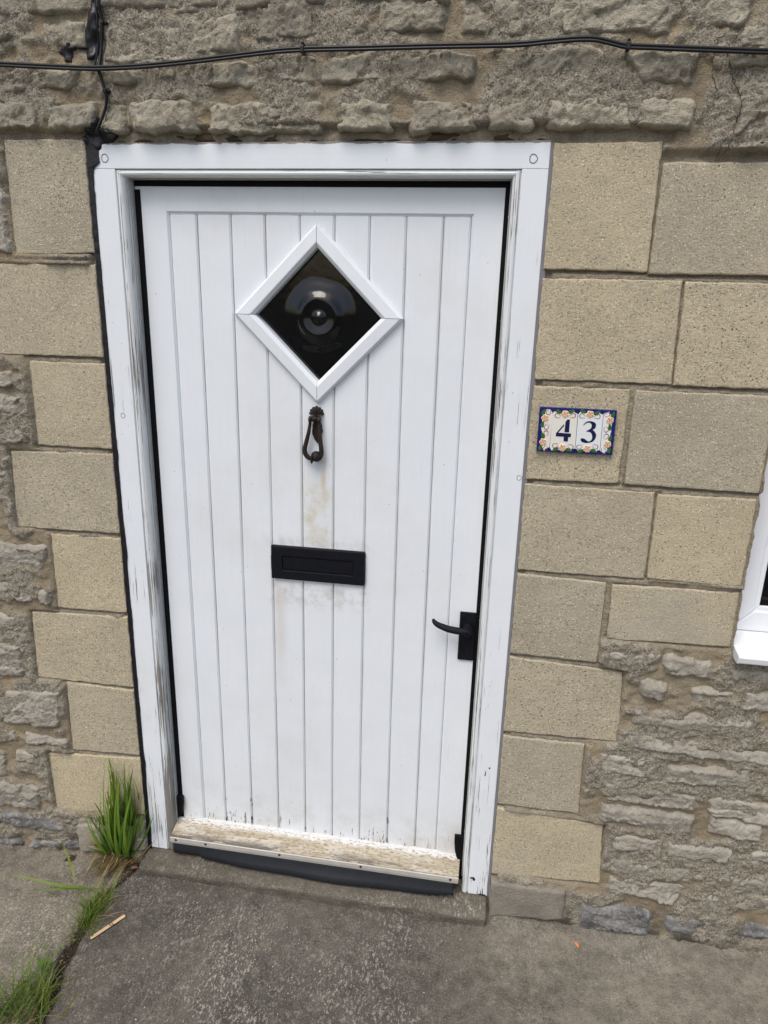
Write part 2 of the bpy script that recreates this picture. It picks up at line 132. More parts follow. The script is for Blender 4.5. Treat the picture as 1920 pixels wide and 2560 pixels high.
def sweep(path, prof_r, n=10, caps=True, squash=(1, 1)):
    """tube along 3-D path with radius per point"""
    P = [Vector(p) for p in path]; rr = prof_r if hasattr(prof_r, '__len__') else [prof_r] * len(P)
    v = []; f = []; up = None
    for i, p in enumerate(P):
        t = (P[min(i + 1, len(P) - 1)] - P[max(i - 1, 0)]).normalized()
        if up is None: up = t.orthogonal().normalized()
        up = (up - t * up.dot(t)).normalized(); b = t.cross(up)
        for k in range(n):
            a = 2 * math.pi * k / n; v.append(p + (up * math.cos(a) * squash[0] + b * math.sin(a) * squash[1]) * rr[i])
    for i in range(len(P) - 1):
        for k in range(n):
            f.append((i * n + k, i * n + (k + 1) % n, (i + 1) * n + (k + 1) % n, (i + 1) * n + k))
    if caps: f.append(tuple(range(n - 1, -1, -1))); f.append(tuple(range((len(P) - 1) * n, len(P) * n)))
    return fix(mesh('tube', v, f), merge=False)
def smooth_path(pts, n=6):
    P = [np.array(p, float) for p in pts]; out = []
    for i in range(len(P) - 1):
        p0, p1, p2, p3 = P[max(i - 1, 0)], P[i], P[i + 1], P[min(i + 2, len(P) - 1)]
        for k in range(n):
            t = k / n
            out.append(0.5 * ((2 * p1) + (-p0 + p2) * t + (2 * p0 - 5 * p1 + 4 * p2 - p3) * t * t + (-p0 + 3 * p1 - 3 * p2 + p3) * t ** 3))
    out.append(P[-1]); return out
def extrude_profile(prof, z0, z1, axis='z', nseg=1):
    """closed profile list of (a, y); swept along z (a = x) or along x (a = z)"""
    n = len(prof); v = []; f = []
    for s in range(nseg + 1):
        t = z0 + (z1 - z0) * s / nseg
        for a, y in prof: v.append((a, y, t) if axis == 'z' else (t, y, a))
    for s in range(nseg):
        for i in range(n): f.append((s * n + i, s * n + (i + 1) % n, (s + 1) * n + (i + 1) % n, (s + 1) * n + i))
    f.append(tuple(range(n))); f.append(tuple(range(nseg * n, (nseg + 1) * n)))
    return fix(mesh('prof', v, f), merge=False)
def lathe(center, prof, n=16, axis='y'):
    """prof list of (radius, offset along -y)"""
    cx, cy, cz = center; v = []; f = []
    for r_, h in prof:
        for k in range(n):
            a = 2 * math.pi * k / n; v.append((cx + r_ * math.cos(a), cy - h, cz + r_ * math.sin(a)))
    for i in range(len(prof) - 1):
        for k in range(n): f.append((i * n + k, i * n + (k + 1) % n, (i + 1) * n + (k + 1) % n, (i + 1) * n + k))
    f.append(tuple(range(n))); f.append(tuple(range((len(prof) - 1) * n, len(prof) * n)))
    return fix(mesh('lathe', v, f), merge=False)
def join(*ms):
    bm = bmesh.new()
    for m in ms: bm.from_mesh(m); bpy.data.meshes.remove(m)
    me = bpy.data.meshes.new('joined'); bm.to_mesh(me); bm.free(); return me
def grid_mesh(name, X, Y, Z, keep=None, skirt=None):
    """height-field arrays -> mesh, optional keep mask of cells, optional skirt depth along +y"""
    ny, nx = X.shape
    v = np.stack([X, Y, Z], -1).reshape(-1, 3)
    i = np.arange((ny - 1) * nx).reshape(ny - 1, nx)[:, :-1]
    q = np.stack([i, i + 1, i + nx + 1, i + nx], -1).reshape(-1, 4)
    if keep is not None: q = q[keep.reshape(-1)]
    if skirt is not None:
        b = list(range(nx)) + [k * nx + nx - 1 for k in range(1, ny)] + [(ny - 1) * nx + k for k in range(nx - 2, -1, -1)] + [k * nx for k in range(ny - 2, 0, -1)]
        vb = v[b].copy(); vb[:, 1] = skirt; n0 = len(v); v = np.concatenate([v, vb]); m = len(b)
        s = np.array([(b[k], n0 + k, n0 + (k + 1) % m, b[(k + 1) % m]) for k in range(m)]); q = np.concatenate([q, s])
    used = np.zeros(len(v), bool); used[q.reshape(-1)] = True; idx = np.cumsum(used) - 1; v = v[used]; q = idx[q]
    me = bpy.data.meshes.new(name); me.vertices.add(len(v)); me.vertices.foreach_set('co', v.astype(np.float32).ravel())
    me.loops.add(len(q) * 4); me.loops.foreach_set('vertex_index', q.astype(np.int32).ravel())
    me.polygons.add(len(q)); me.polygons.foreach_set('loop_start', np.arange(0, len(q) * 4, 4, dtype=np.int32))
    me.polygons.foreach_set('loop_total', np.full(len(q), 4, np.int32)); me.update(calc_edges=True); return me

# ------------------------------------------------------------------ material helpers
class M:
    def __init__(s, name):
        s.m = bpy.data.materials.new(name); s.m.use_nodes = True; s.t = s.m.node_tree
        s.bsdf = s.t.nodes['Principled BSDF']; s.out = s.t.nodes['Material Output']
        s.tc = s.t.nodes.new('ShaderNodeTexCoord'); s.co = s.tc.outputs['Object']; s._xyz = None
    def n(s, typ, **k):
        q = s.t.nodes.new(typ)
        for a, b in k.items(): setattr(q, a, b)
        return q
    def L(s, a, b):
        if hasattr(a, 'is_output'): s.t.links.new(a, b)
        else: b.default_value = a
    def math(s, op, a, b=0.0, c=None, clamp=False):
        q = s.n('ShaderNodeMath', operation=op, use_clamp=clamp); s.L(a, q.inputs[0]); s.L(b, q.inputs[1])
        if c is not None: s.L(c, q.inputs[2])
        return q.outputs[0]
    def add(s, a, b): return s.math('ADD', a, b)
    def mul(s, a, b): return s.math('MULTIPLY', a, b)
    def mapv(s, scale=(1, 1, 1), loc=(0, 0, 0), vec=None):
        q = s.n('ShaderNodeMapping'); s.L(vec or s.co, q.inputs[0]); q.inputs['Scale'].default_value = scale; q.inputs['Location'].default_value = loc; return q.outputs[0]
    def randvec(s):
        oi = s.n('ShaderNodeObjectInfo'); q = s.n('ShaderNodeVectorMath', operation='SCALE'); q.inputs[0].default_value = (37, 11, 53)
        s.L(oi.outputs['Random'], q.inputs['Scale']); a = s.n('ShaderNodeVectorMath', operation='ADD'); s.L(s.co, a.inputs[0]); s.L(q.outputs[0], a.inputs[1])
        s.rand = oi.outputs['Random']; return a.outputs[0]
    def noise(s, scale, detail=4, rough=0.5, vec=None, dist=0.0):
        q = s.n('ShaderNodeTexNoise'); s.L(vec or s.co, q.inputs['Vector']); q.inputs['Scale'].default_value = scale; q.inputs['Detail'].default_value = detail
        q.inputs['Roughness'].default_value = rough; q.inputs['Distortion'].default_value = dist; return q.outputs['Fac']
    def vor(s, scale, vec=None, feature='F1', rnd=1.0):
        q = s.n('ShaderNodeTexVoronoi', feature=feature); s.L(vec or s.co, q.inputs['Vector']); q.inputs['Scale'].default_value = scale; q.inputs['Randomness'].default_value = rnd
        return q.outputs
    def ramp(s, fac, lo, hi, a=0.0, b=1.0, smooth=True):
        q = s.n('ShaderNodeMapRange', interpolation_type='SMOOTHSTEP' if smooth else 'LINEAR'); s.L(fac, q.inputs[0])
        s.L(lo, q.inputs[1]); s.L(hi, q.inputs[2]); q.inputs[3].default_value = a; q.inputs[4].default_value = b; return q.outputs[0]
    def mix(s, fac, a, b, blend='MIX'):
        q = s.n('ShaderNodeMix', data_type='RGBA', blend_type=blend)
        s.L(fac, q.inputs[0])
        for v, i in ((a, 6), (b, 7)):
            if isinstance(v, (tuple, list)): q.inputs[i].default_value = (*v[:3], 1)
            else: s.L(v, q.inputs[i])
        return q.outputs[2]
    def xyz(s):
        if s._xyz is None:
            q = s.n('ShaderNodeSeparateXYZ'); s.L(s.co, q.inputs[0]); s._xyz = q.outputs
        return s._xyz
    def band(s, v, a, b, soft):
        return s.mul(s.ramp(v, a - soft, a + soft), s.ramp(v, b - soft, b + soft, 1.0, 0.0))
    def bump(s, h, strength, dist, prev=None):
        q = s.n('ShaderNodeBump'); q.inputs['Strength'].default_value = strength; q.inputs['Distance'].default_value = dist; s.L(h, q.inputs['Height'])
        if prev is not None: s.L(prev, q.inputs['Normal'])
        return q.outputs[0]
    def done(s, col, rough=0.8, normal=None, metal=0.0, spec=None):
        if isinstance(col, (tuple, list)): s.bsdf.inputs['Base Color'].default_value = (*col[:3], 1)
        else: s.L(col, s.bsdf.inputs['Base Color'])
        s.L(rough, s.bsdf.inputs['Roughness']); s.bsdf.inputs['Metallic'].default_value = metal
        if spec is not None: s.bsdf.inputs['Specular IOR Level'].default_value = spec
        if normal is not None: s.L(normal, s.bsdf.inputs['Normal'])
        return s.m

def mat_stone(name, a, b, c, dark=(0.10, 0.09, 0.08)):
    m = M(name); v = m.randvec()
    n1 = m.noise(14, 5, 0.6, v); n2 = m.noise(70, 5, 0.7, v); n3 = m.noise(380, 3, 0.6, v)
    col = m.mix(m.ramp(n1, 0.35, 0.65), a, b); col = m.mix(m.ramp(n2, 0.45, 0.75, 0, 0.7), col, c)
    tint = m.mix(m.rand, (0.86, 0.84, 0.82), (1.1, 1.08, 1.05)); col = m.mix(1.0, col, tint, 'MULTIPLY')
    col = m.mix(m.ramp(n3, 0.55, 0.75, 0, 0.35), col, tuple(min(1, x * 1.7) for x in a))
    col = m.mix(m.ramp(n3, 0.42, 0.28, 0, 0.5), col, dark)
    stain = m.mul(m.ramp(m.noise(6, 4, 0.6, v), 0.56, 0.75), 0.45); col = m.mix(stain, col, dark)
    bz = m.bump(n3, 0.7, 0.004); bz = m.bump(m.noise(120, 4, 0.6, v), 0.6, 0.008, bz)
    return m.done(col, 0.92, bz, spec=0.25)
def mat_block(name='sandy_block', grey=0.45):
    m = M(name); v = m.randvec()
    n1 = m.noise(7, 4, 0.6, v); n2 = m.noise(60, 4, 0.6, v); n3 = m.noise(250, 3, 0.72, v)
    col = m.mix(m.ramp(n1, 0.3, 0.7), (0.475, 0.415, 0.296), (0.555, 0.486, 0.345))
    col = m.mix(m.ramp(n2, 0.4, 0.7, 0, 0.5), col, (0.42, 0.378, 0.295))
    tint = m.mix(m.rand, (0.84, 0.85, 0.87), (1.08, 1.05, 0.97)); col = m.mix(1.0, col, tint, 'MULTIPLY')
    col = m.mix(m.ramp(n3, 0.56, 0.72, 0, 0.55), col, (0.70, 0.63, 0.48)); col = m.mix(m.ramp(n3, 0.46, 0.34, 0, 0.8), col, (0.20, 0.168, 0.118))
    o = m.vor(230, v); pick = m.n('ShaderNodeSeparateColor'); m.L(o['Color'], pick.inputs[0])
    dots = m.ramp(o['Distance'], 0.36, 0.22)
    col = m.mix(m.mul(m.mul(dots, m.ramp(pick.outputs[0], 0.78, 0.82)), 0.85), col, (0.80, 0.74, 0.58))
    holes = m.mul(dots, m.ramp(pick.outputs[1], 0.93, 0.96)); col = m.mix(m.mul(holes, 0.85), col, (0.06, 0.05, 0.035))
    o2 = m.vor(95, v); p2 = m.n('ShaderNodeSeparateColor'); m.L(o2['Color'], p2.inputs[0])
    col = m.mix(m.mul(m.mul(m.ramp(o2['Distance'], 0.26, 0.18), m.ramp(p2.outputs[0], 0.90, 0.92)), 0.8), col, (0.62, 0.55, 0.40))
    col = m.mix(m.mul(m.mul(m.ramp(o2['Distance'], 0.22, 0.14), m.ramp(p2.outputs[1], 0.97, 0.98)), 0.85), col, (0.05, 0.04, 0.03))
    # grey lichen / cement haze drifting over some faces
    col = m.mix(m.mul(m.ramp(m.noise(3.2, 5, 0.65), 0.55 - (grey - .45) * .4, 0.78 - (grey - .45) * .4), grey), col, (0.37, 0.345, 0.295))
    h = m.add(n3, m.mul(holes, -1.2)); bz = m.bump(h, 0.75, 0.0035); bz = m.bump(n2, 0.25, 0.006, bz)
    return m.done(col, 0.95, bz, spec=0.2)
def mat_mortar():
    m = M('mortar'); x = m.xyz()
    at = m.n('ShaderNodeAttribute', attribute_name='kind_mask'); sp = m.n('ShaderNodeSeparateColor'); m.L(at.outputs['Color'], sp.inputs[0]); co_, jo_ = sp.outputs[0], sp.outputs[1]
    n1 = m.noise(5, 5, 0.6); n2 = m.noise(45, 5, 0.7); n3 = m.noise(260, 3, 0.7)
    smooth_ = m.mix(m.ramp(n1, 0.38, 0.62), (0.295, 0.240, 0.160), (0.36, 0.302, 0.208))
    smooth_ = m.mix(m.ramp(m.noise(2.1, 4, 0.6, m.mapv(loc=(7, 3, 1))), 0.52, 0.66, 0, 0.7), smooth_, (0.42, 0.325, 0.195))
    rough_ = m.mix(m.ramp(n2, 0.36, 0.66), (0.255, 0.222, 0.162), (0.40, 0.362, 0.285))
    rough_ = m.mix(m.ramp(n3, 0.52, 0.66, 0, 0.8), rough_, (0.56, 0.525, 0.44)); rough_ = m.mix(m.ramp(n3, 0.47, 0.36, 0, 0.8), rough_, (0.12, 0.095, 0.068))
    col = m.mix(co_, smooth_, rough_)
    jc = m.mix(m.ramp(n2, 0.35, 0.7), (0.30, 0.255, 0.18), (0.43, 0.375, 0.285)); col = m.mix(jo_, col, jc)
    col = m.mix(m.ramp(n3, 0.60, 0.75, 0, 0.4), col, (0.55, 0.49, 0.40)); col = m.mix(m.ramp(n3, 0.42, 0.30, 0, 0.45), col, (0.12, 0.09, 0.06))
    # patchy darker tone low down
    col = m.mix(m.mul(m.ramp(x[2], 0.10, -0.05), m.ramp(m.noise(16, 5, 0.6), 0.45, 0.65)), col, (0.10, 0.09, 0.075))
    bz = m.bump(n3, 0.9, 0.006); bz = m.bump(n2, 0.7, 0.012, bz)
    return m.done(col, 0.95, bz, spec=0.2)
def mat_paint(name='white_paint', peel=0.0, vert=True, door=False, groove=False, head=False, tone=(0.80, 0.835, 0.855), lower=None):
    m = M(name); x = m.xyz(); st = (1, 1, 0.035) if vert else (0.035, 1, 1)
    gv = m.mapv(st); col = m.mix(m.ramp(m.noise(9, 4, 0.6), 0.3, 0.7, 0, 0.6), tone, tuple(c * 0.95 for c in tone))
    grain = m.noise(160, 3, 0.6, gv); col = m.mix(m.ramp(grain, 0.52, 0.8, 0, 0.10), col, (0.52, 0.52, 0.51))
    hair = m.mul(m.ramp(m.noise(330, 2, 0.5, m.mapv((1, 1, 0.008) if vert else (0.008, 1, 1))), 0.74, 0.78), m.ramp(m.noise(7, 3, 0.6, m.mapv(loc=(4, 2, 9))), 0.50, 0.62)); col = m.mix(m.mul(hair, 0.45), col, (0.30, 0.28, 0.26))
    col = m.mix(m.ramp(m.noise(2.6, 5, 0.7, m.mapv(loc=(1, 5, 3))), 0.48, 0.75, 0, 0.35), col, (0.66, 0.66, 0.63))
    speck = m.vor(55); sp = m.n('ShaderNodeSeparateColor'); m.L(speck['Color'], sp.inputs[0])
    col = m.mix(m.mul(m.mul(m.ramp(speck['Distance'], 0.12, 0.06), m.ramp(sp.outputs[0], 0.90, 0.93)), 0.6), col, (0.35, 0.33, 0.31))
    mask = None
    wood = m.mix(grain, (0.09, 0.078, 0.066), (0.40, 0.37, 0.33))
    if door:
        z = x[2]; xx = x[0]
        wob = m.mul(m.add(m.noise(30, 3, 0.6), -0.5), 0.012); xw = m.add(xx, wob)
        rust = m.mul(m.band(xw, 0.013, 0.023, 0.006), m.band(z, 1.06, 1.195, 0.05)); rust = m.mul(rust, m.ramp(m.noise(40, 4, 0.6, m.mapv((1, 1, 0.25))), 0.3, 0.62))
        col = m.mix(m.mul(rust, 0.6), col, (0.58, 0.40, 0.19))
        yel = m.mul(m.mul(m.band(xw, -0.036, 0.036, 0.012), m.band(z, 0.965, 1.13, 0.04)), m.ramp(m.noise(22, 4, 0.65), 0.32, 0.7)); col = m.mix(m.mul(yel, 0.85), col, (0.60, 0.55, 0.41))
        g = m.mul(m.mul(m.band(xx, -0.125, 0.135, 0.02), m.add(m.band(z, 0.962, 0.985, 0.018), m.band(z, 0.80, 0.872, 0.035))), m.ramp(m.noise(35, 5, 0.7), 0.38, 0.75)); col = m.mix(m.mul(g, 0.5), col, (0.38, 0.33, 0.26))
        st2 = m.mul(m.mul(m.band(xw, -0.113, -0.085, 0.016), m.band(z, 0.62, 0.87, 0.09)), 0.4); col = m.mix(st2, col, (0.58, 0.52, 0.43))
        gl = m.mul(m.ramp(z, 0.26, 0.09), m.ramp(m.noise(12, 5, 0.65), 0.35, 0.8)); col = m.mix(m.mul(gl, 0.75), col, (0.52, 0.48, 0.40))
        chip = m.noise(120, 4, 0.68, m.mapv((1.3, 1, 0.09)))
        gf = m.math('FRACT', m.math('DIVIDE', m.add(xx, 0.194 + 0.0398 + 0.0796 * 4), 0.0796)); gd = m.math('ABSOLUTE', m.add(gf, -0.5))
        gm = m.mul(m.ramp(gd, 0.030, 0.012), m.ramp(m.noise(14, 5, 0.7, m.mapv((1, 1, 0.25))), 0.30, 0.62))
        if groove: col = m.mix(m.mul(gm, 0.42), col, (0.30, 0.28, 0.25))
        mask = m.ramp(m.add(chip, m.mul(m.add(m.ramp(z, 0.09, 0.24, 1.0, 0.0), -1.0), 0.20)), 0.625, 0.64)
    if head:
        e1 = m.noise(60, 5, 0.7, m.mapv((0.35, 1, 1))); wv = m.add(x[2], m.mul(m.add(e1, -0.5), 0.016))
        mask = m.ramp(wv, 1.8690, 1.8698)
        hc = m.mul(m.ramp(m.noise(210, 4, 0.7, m.mapv((0.03, 1, 1))), 0.66, 0.70), m.ramp(m.math('ABSOLUTE', x[0]), 0.40, 0.48)); mask = m.math('MAXIMUM', mask, m.mul(hc, 0.7))
    if peel:
        p1 = m.noise(260, 5, 0.7, m.mapv((1, 1, 0.016) if vert else (0.016, 1, 1)))
        p2 = m.noise(4.0, 3, 0.6, m.mapv(loc=(3, 1, 5)))
        thr = m.add(p1, m.mul(m.add(p2, -0.5), 0.5))
        if lower is not None: thr = m.add(thr, m.mul(m.ramp(x[2], 0.55, 0.05), lower))
        mk = m.ramp(thr, 0.66 - peel * 0.13, 0.68 - peel * 0.13); mask = mk if mask is None else m.math('MAXIMUM', mask, mk)
    bz = m.bump(grain, 0.10, 0.0015)
    if mask is not None:
        col = m.mix(mask, col, wood); bz = m.bump(m.mul(mask, -1.0), 0.8, 0.0015, bz)
    return m.done(col, 0.42, bz, spec=0.45)
def mat_iron(name, base=(0.012, 0.013, 0.016), brown=0.0, rough=0.5):
    m = M(name); n = m.noise(120, 4, 0.6)
    col = m.mix(m.ramp(m.noise(40, 4, 0.6), 0.4, 0.7, 0, brown), base, (0.055, 0.03, 0.018)); col = m.mix(m.ramp(n, 0.6, 0.8, 0, 0.25), col, (0.03, 0.032, 0.036))
    return m.done(col, m.ramp(n, 0.3, 0.7, rough - 0.08, rough + 0.15), m.bump(n, 0.25, 0.0015), spec=0.22)
def mat_plain(name, col, rough=0.6, var=0.15, scale=60, bump=0.2, metal=0.0, spec=0.4):
    m = M(name); n = m.noise(scale, 4, 0.6)
    c = m.mix(n, tuple(x * (1 - var) for x in col), tuple(min(1, x * (1 + var)) for x in col))
    return m.done(c, rough, m.bump(n, bump, 0.002), metal, spec)
def mat_ground(name, a, b, light, side=False):
    m = M(name); x = m.xyz(); n1 = m.noise(3.0, 6, 0.66); n2 = m.noise(26, 5, 0.7); n3 = m.noise(230, 3, 0.72)
    col = m.mix(m.ramp(n1, 0.36, 0.64), a, b); col = m.mix(m.ramp(n2, 0.46, 0.72, 0, 0.6), col, light); col = m.mix(m.ramp(n2, 0.46, 0.30, 0, 0.5), col, tuple(q * 0.5 for q in a))
    if side:   # paler, sandier concrete towards the window end, darker in the middle
        k = m.ramp(m.add(x[0], m.mul(m.add(m.noise(2.5, 4, 0.6), -0.5), 0.9)), 0.36, 0.85); col = m.mix(m.mul(k, 0.85), col, m.mix(m.ramp(m.noise(13, 7, 0.8), 0.34, 0.66), m.mix(n2, (0.135, 0.122, 0.092), (0.265, 0.238, 0.185)), m.mix(n2, (0.215, 0.192, 0.144), (0.41, 0.372, 0.298))))
    dv = m.n('ShaderNodeVectorMath', operation='ADD'); nz = m.n('ShaderNodeTexNoise'); m.L(m.co, nz.inputs['Vector']); nz.inputs['Scale'].default_value = 35; m.L(m.co, dv.inputs[0])
    sv = m.n('ShaderNodeVectorMath', operation='SCALE'); m.L(nz.outputs['Color'], sv.inputs[0]); sv.inputs['Scale'].default_value = 0.012; m.L(sv.outputs[0], dv.inputs[1])
    # scuffed patches: short pale scratches clustered by a low-frequency mask
    sc1 = m.ramp(m.noise(170, 4, 0.75, m.mapv((1.0, 0.45, 1), vec=dv.outputs[0])), 0.53, 0.60); low = m.ramp(m.noise(3.4, 4, 0.65, m.mapv(loc=(2.2, 0.4, 0))), 0.44, 0.66)
    if side: low = m.math('MAXIMUM', m.mul(low, 0.7), m.mul(m.mul(m.band(x[0], -0.30, 0.20, 0.12), m.band(x[1], -0.46, -0.17, 0.08)), m.ramp(m.noise(8, 4, 0.7), 0.36, 0.6)))
    col = m.mix(m.mul(m.mul(sc1, low), 0.9), col, (0.46, 0.43, 0.37)); col = m.mix(m.mul(m.mul(sc1, m.ramp(n2, 0.45, 0.6)), 0.35), col, (0.33, 0.30, 0.25))
    col = m.mix(m.ramp(n3, 0.54, 0.70, 0, 0.6), col, tuple(min(1, q * 1.9) for q in light)); col = m.mix(m.ramp(n3, 0.46, 0.32, 0, 0.55), col, (0.030, 0.027, 0.023))
    bz = m.bump(n3, 0.8, 0.005); bz = m.bump(n2, 0.5, 0.010, bz)
    return m.done(col, 0.9, bz, spec=0.25)
def mat_grass(name, a, b):
    m = M(name); v = m.randvec(); n = m.noise(25, 3, 0.6, v); g = m.noise(300, 2, 0.5, m.mapv((1, 1, 0.05), vec=v))
    col = m.mix(n, a, b); col = m.mix(m.ramp(g, 0.5, 0.7, 0, 0.3), col, tuple(x * 0.6 for x in a))
    tint = m.mix(m.rand, (0.55, 0.68, 0.6), (1.45, 1.25, 1.05)); col = m.mix(1.0, col, tint, 'MULTIPLY')
    m.done(col, 0.5, spec=0.35); m.bsdf.inputs['Subsurface Weight'].default_value = 0.0
    tr = m.n('ShaderNodeBsdfTranslucent'); m.L(col, tr.inputs[0]); mx = m.n('ShaderNodeMixShader'); mx.inputs[0].default_value = 0.3
    m.L(m.bsdf.outputs[0], mx.inputs[1]); m.L(tr.outputs[0], mx.inputs[2]); m.L(mx.outputs[0], m.out.inputs[0]); return m.m
def mat_glass(name, tint=(1, 1, 1), rough=0.0):
    m = M(name); m.done(tint, rough); m.bsdf.inputs['Transmission Weight'].default_value = 1.0; m.bsdf.inputs['IOR'].default_value = 1.5; return m.m

MT = dict(
    stone=mat_stone('grey_rubble', (0.415, 0.382, 0.300), (0.315, 0.288, 0.222), (0.50, 0.472, 0.39)),
    stone_low=mat_stone('grey_bedded_rubble', (0.44, 0.41, 0.345), (0.345, 0.32, 0.265), (0.54, 0.51, 0.45)),
    stone_dark=mat_stone('sooty_rubble', (0.29, 0.29, 0.28), (0.12, 0.118, 0.112), (0.46, 0.465, 0.46), (0.04, 0.04, 0.045)),
    block=mat_block(), block_grey=mat_block('cement_smeared_block', 0.62), mortar=mat_mortar(),
    plinth=mat_stone('grey_cement', (0.27, 0.25, 0.205), (0.32, 0.295, 0.245), (0.38, 0.355, 0.305)),
    paint=mat_paint(), paint_h=mat_paint('white_paint_head', 0.0, False, False, False, True),
    jamb=mat_paint('white_paint_jamb', 0.02, True, tone=(0.80, 0.835, 0.855), lower=0.10),
    bead_l=mat_paint('peeling_paint', 0.85, True, tone=(0.74, 0.76, 0.75), lower=0.20), bead_r=mat_paint('chipped_paint', 0.55, True, tone=(0.76, 0.78, 0.78), lower=0.04),
    bead_h=mat_paint('chipped_paint_head', 0.35, False, tone=(0.74, 0.77, 0.76)),
    door=mat_paint('door_paint', 0.0, True, True), boards=mat_paint('board_paint', 0.0, True, True, True),
    knock=mat_iron('knocker_iron', (0.016, 0.014, 0.013), 0.75, 0.48), iron=mat_iron('black_iron', (0.0045, 0.0055, 0.009), 0.04, 0.5),
    rubber=mat_plain('black_rubber', (0.005, 0.005, 0.006), 0.7, 0.15, 60, 0.2, 0, 0.15), flap=mat_plain('grey_rubber', (0.020, 0.023, 0.027), 0.5, 0.3, 40, 0.2, 0, 0.25),
    gap=mat_plain('dark_gap', (0.004, 0.004, 0.004), 0.9), alu=mat_plain('grey_trim', (0.42, 0.43, 0.42), 0.45, 0.25, 30), alu2=mat_plain('weathered_aluminium', (0.58, 0.56, 0.50), 0.4, 0.2, 25, 0.1, 0.25),
    steel=mat_plain('screw_steel', (0.30, 0.30, 0.30), 0.35, 0.2, 200, 0.2, 0.8), rust=mat_plain('rusty_screw', (0.06, 0.022, 0.010), 0.8, 0.5, 300),
    tar=mat_plain('bitumen', (0.010, 0.010, 0.012), 0.42, 0.4, 50, 0.8), cable=mat_plain('black_cable', (0.010, 0.010, 0.011), 0.4, 0.2, 80, 0.1),
    timber=mat_plain('brown_timber', (0.10, 0.068, 0.038), 0.85, 0.5, 30, 0.6), upvc=mat_plain('white_upvc', (0.83, 0.85, 0.87), 0.28, 0.02, 20, 0.02, 0, 0.5),
    glass=mat_glass('clear_glass', (0.75, 0.8, 0.8)), bullion_hall_dark=mat_glass('bullion_glass_hall_dark', (0.05, 0.065, 0.07)), room=mat_plain('dark_room', (0.02, 0.02, 0.02), 0.9), crack=mat_plain('crack_shadow_and_paint_chip', (0.02, 0.016, 0.012), 0.95),
    slab=mat_ground('dark_concrete', (0.080, 0.073, 0.062), (0.135, 0.120, 0.098), (0.185, 0.165, 0.136), True), slab_l=mat_ground('pale_concrete', (0.150, 0.132, 0.104), (0.265, 0.235, 0.182), (0.33, 0.30, 0.24)),
    step=mat_ground('step_concrete', (0.115, 0.101, 0.078), (0.150, 0.132, 0.102), (0.20, 0.178, 0.14)), soil=mat_plain('dark_soil', (0.050, 0.038, 0.027), 0.95, 0.6, 120, 1.0),
    road=mat_ground('asphalt', (0.045, 0.045, 0.045), (0.055, 0.055, 0.055), (0.08, 0.08, 0.08)),
    grass=mat_grass('blade_green', (0.10, 0.225, 0.026), (0.21, 0.335, 0.05)), grass2=mat_grass('fine_grass', (0.13, 0.225, 0.032), (0.28, 0.33, 0.075)),
    dry=mat_grass('dry_grass', (0.52, 0.42, 0.25), (0.36, 0.27, 0.15)), tan=mat_grass('tan_tip', (0.40, 0.27, 0.11), (0.30, 0.28, 0.06)), clover=mat_grass('clover_green', (0.14, 0.27, 0.03), (0.26, 0.40, 0.06)),
    leaf=mat_plain('dead_leaf', (0.20, 0.085, 0.035), 0.7, 0.4), stick=mat_plain('pale_wood', (0.66, 0.47, 0.28), 0.6, 0.1, 90), petal=mat_plain('orange_petal', (0.75, 0.22, 0.06), 0.6),
    chip=mat_plain('white_chip', (0.62, 0.59, 0.52), 0.8, 0.2), t_white=mat_plain('cream_glaze', (0.78, 0.76, 0.68), 0.22, 0.03, 20, 0.05, 0, 0.55), t_white2=mat_plain('white_glaze', (0.76, 0.79, 0.78), 0.22, 0.03, 20, 0.05, 0, 0.55),
    t_blue=mat_plain('cobalt_glaze', (0.012, 0.016, 0.14), 0.2, 0.4, 60, 0.05, 0, 0.55), t_dark=mat_plain('navy_glaze', (0.008, 0.010, 0.060), 0.22, 0.15, 60, 0.05, 0, 0.55),
    t_green=mat_plain('green_glaze', (0.045, 0.13, 0.03), 0.3, 0.5, 120), t_orange=mat_plain('orange_glaze', (0.72, 0.30, 0.08), 0.3, 0.35, 150), t_petal=mat_plain('cream_flower_glaze', (0.82, 0.70, 0.55), 0.3, 0.08), t_red=mat_plain('maroon_glaze', (0.24, 0.035, 0.05), 0.3, 0.2),
    sealant_w=mat_plain('white_filler', (0.66, 0.66, 0.64), 0.8, 0.25, 90, 0.9), bar=None, bare=mat_plain('bare_weathered_wood', (0.075, 0.062, 0.050), 0.9, 0.5, 200, 0.5), grey_seal=mat_plain('grey_sealant', (0.20, 0.20, 0.21), 0.6))
def mat_bar():
    m = M('weathered_bar'); n = m.noise(60, 6, 0.75, m.mapv((0.10, 1, 1))); n3 = m.noise(240, 4, 0.7, m.mapv((0.35, 1, 1))); x = m.xyz()
    col = m.mix(m.ramp(n, 0.36, 0.62), (0.36, 0.30, 0.205), (0.54, 0.48, 0.365))
    pt = m.ramp(m.noise(16, 6, 0.75, m.mapv((0.45, 1, 1))), 0.47, 0.56); col = m.mix(m.mul(pt, 0.5), col, (0.66, 0.63, 0.55))
    bk = m.mul(m.ramp(m.add(x[1], m.mul(m.add(m.noise(40, 4, 0.7), -0.5), 0.03)), 0.024, 0.034), 0.9); col = m.mix(bk, col, (0.74, 0.74, 0.71))
    col = m.mix(m.ramp(n3, 0.50, 0.38, 0, 0.75), col, (0.20, 0.155, 0.095))
    e = m.mul(m.ramp(x[1], 0.006, -0.016), m.ramp(m.noise(18, 5, 0.7, m.mapv((0.3, 1, 1))), 0.44, 0.56)); col = m.mix(m.mul(e, 0.85), col, (0.10, 0.088, 0.070))
    return m.done(col, 0.85, m.bump(n3, 0.7, 0.004))
MT['bar'] = mat_bar()

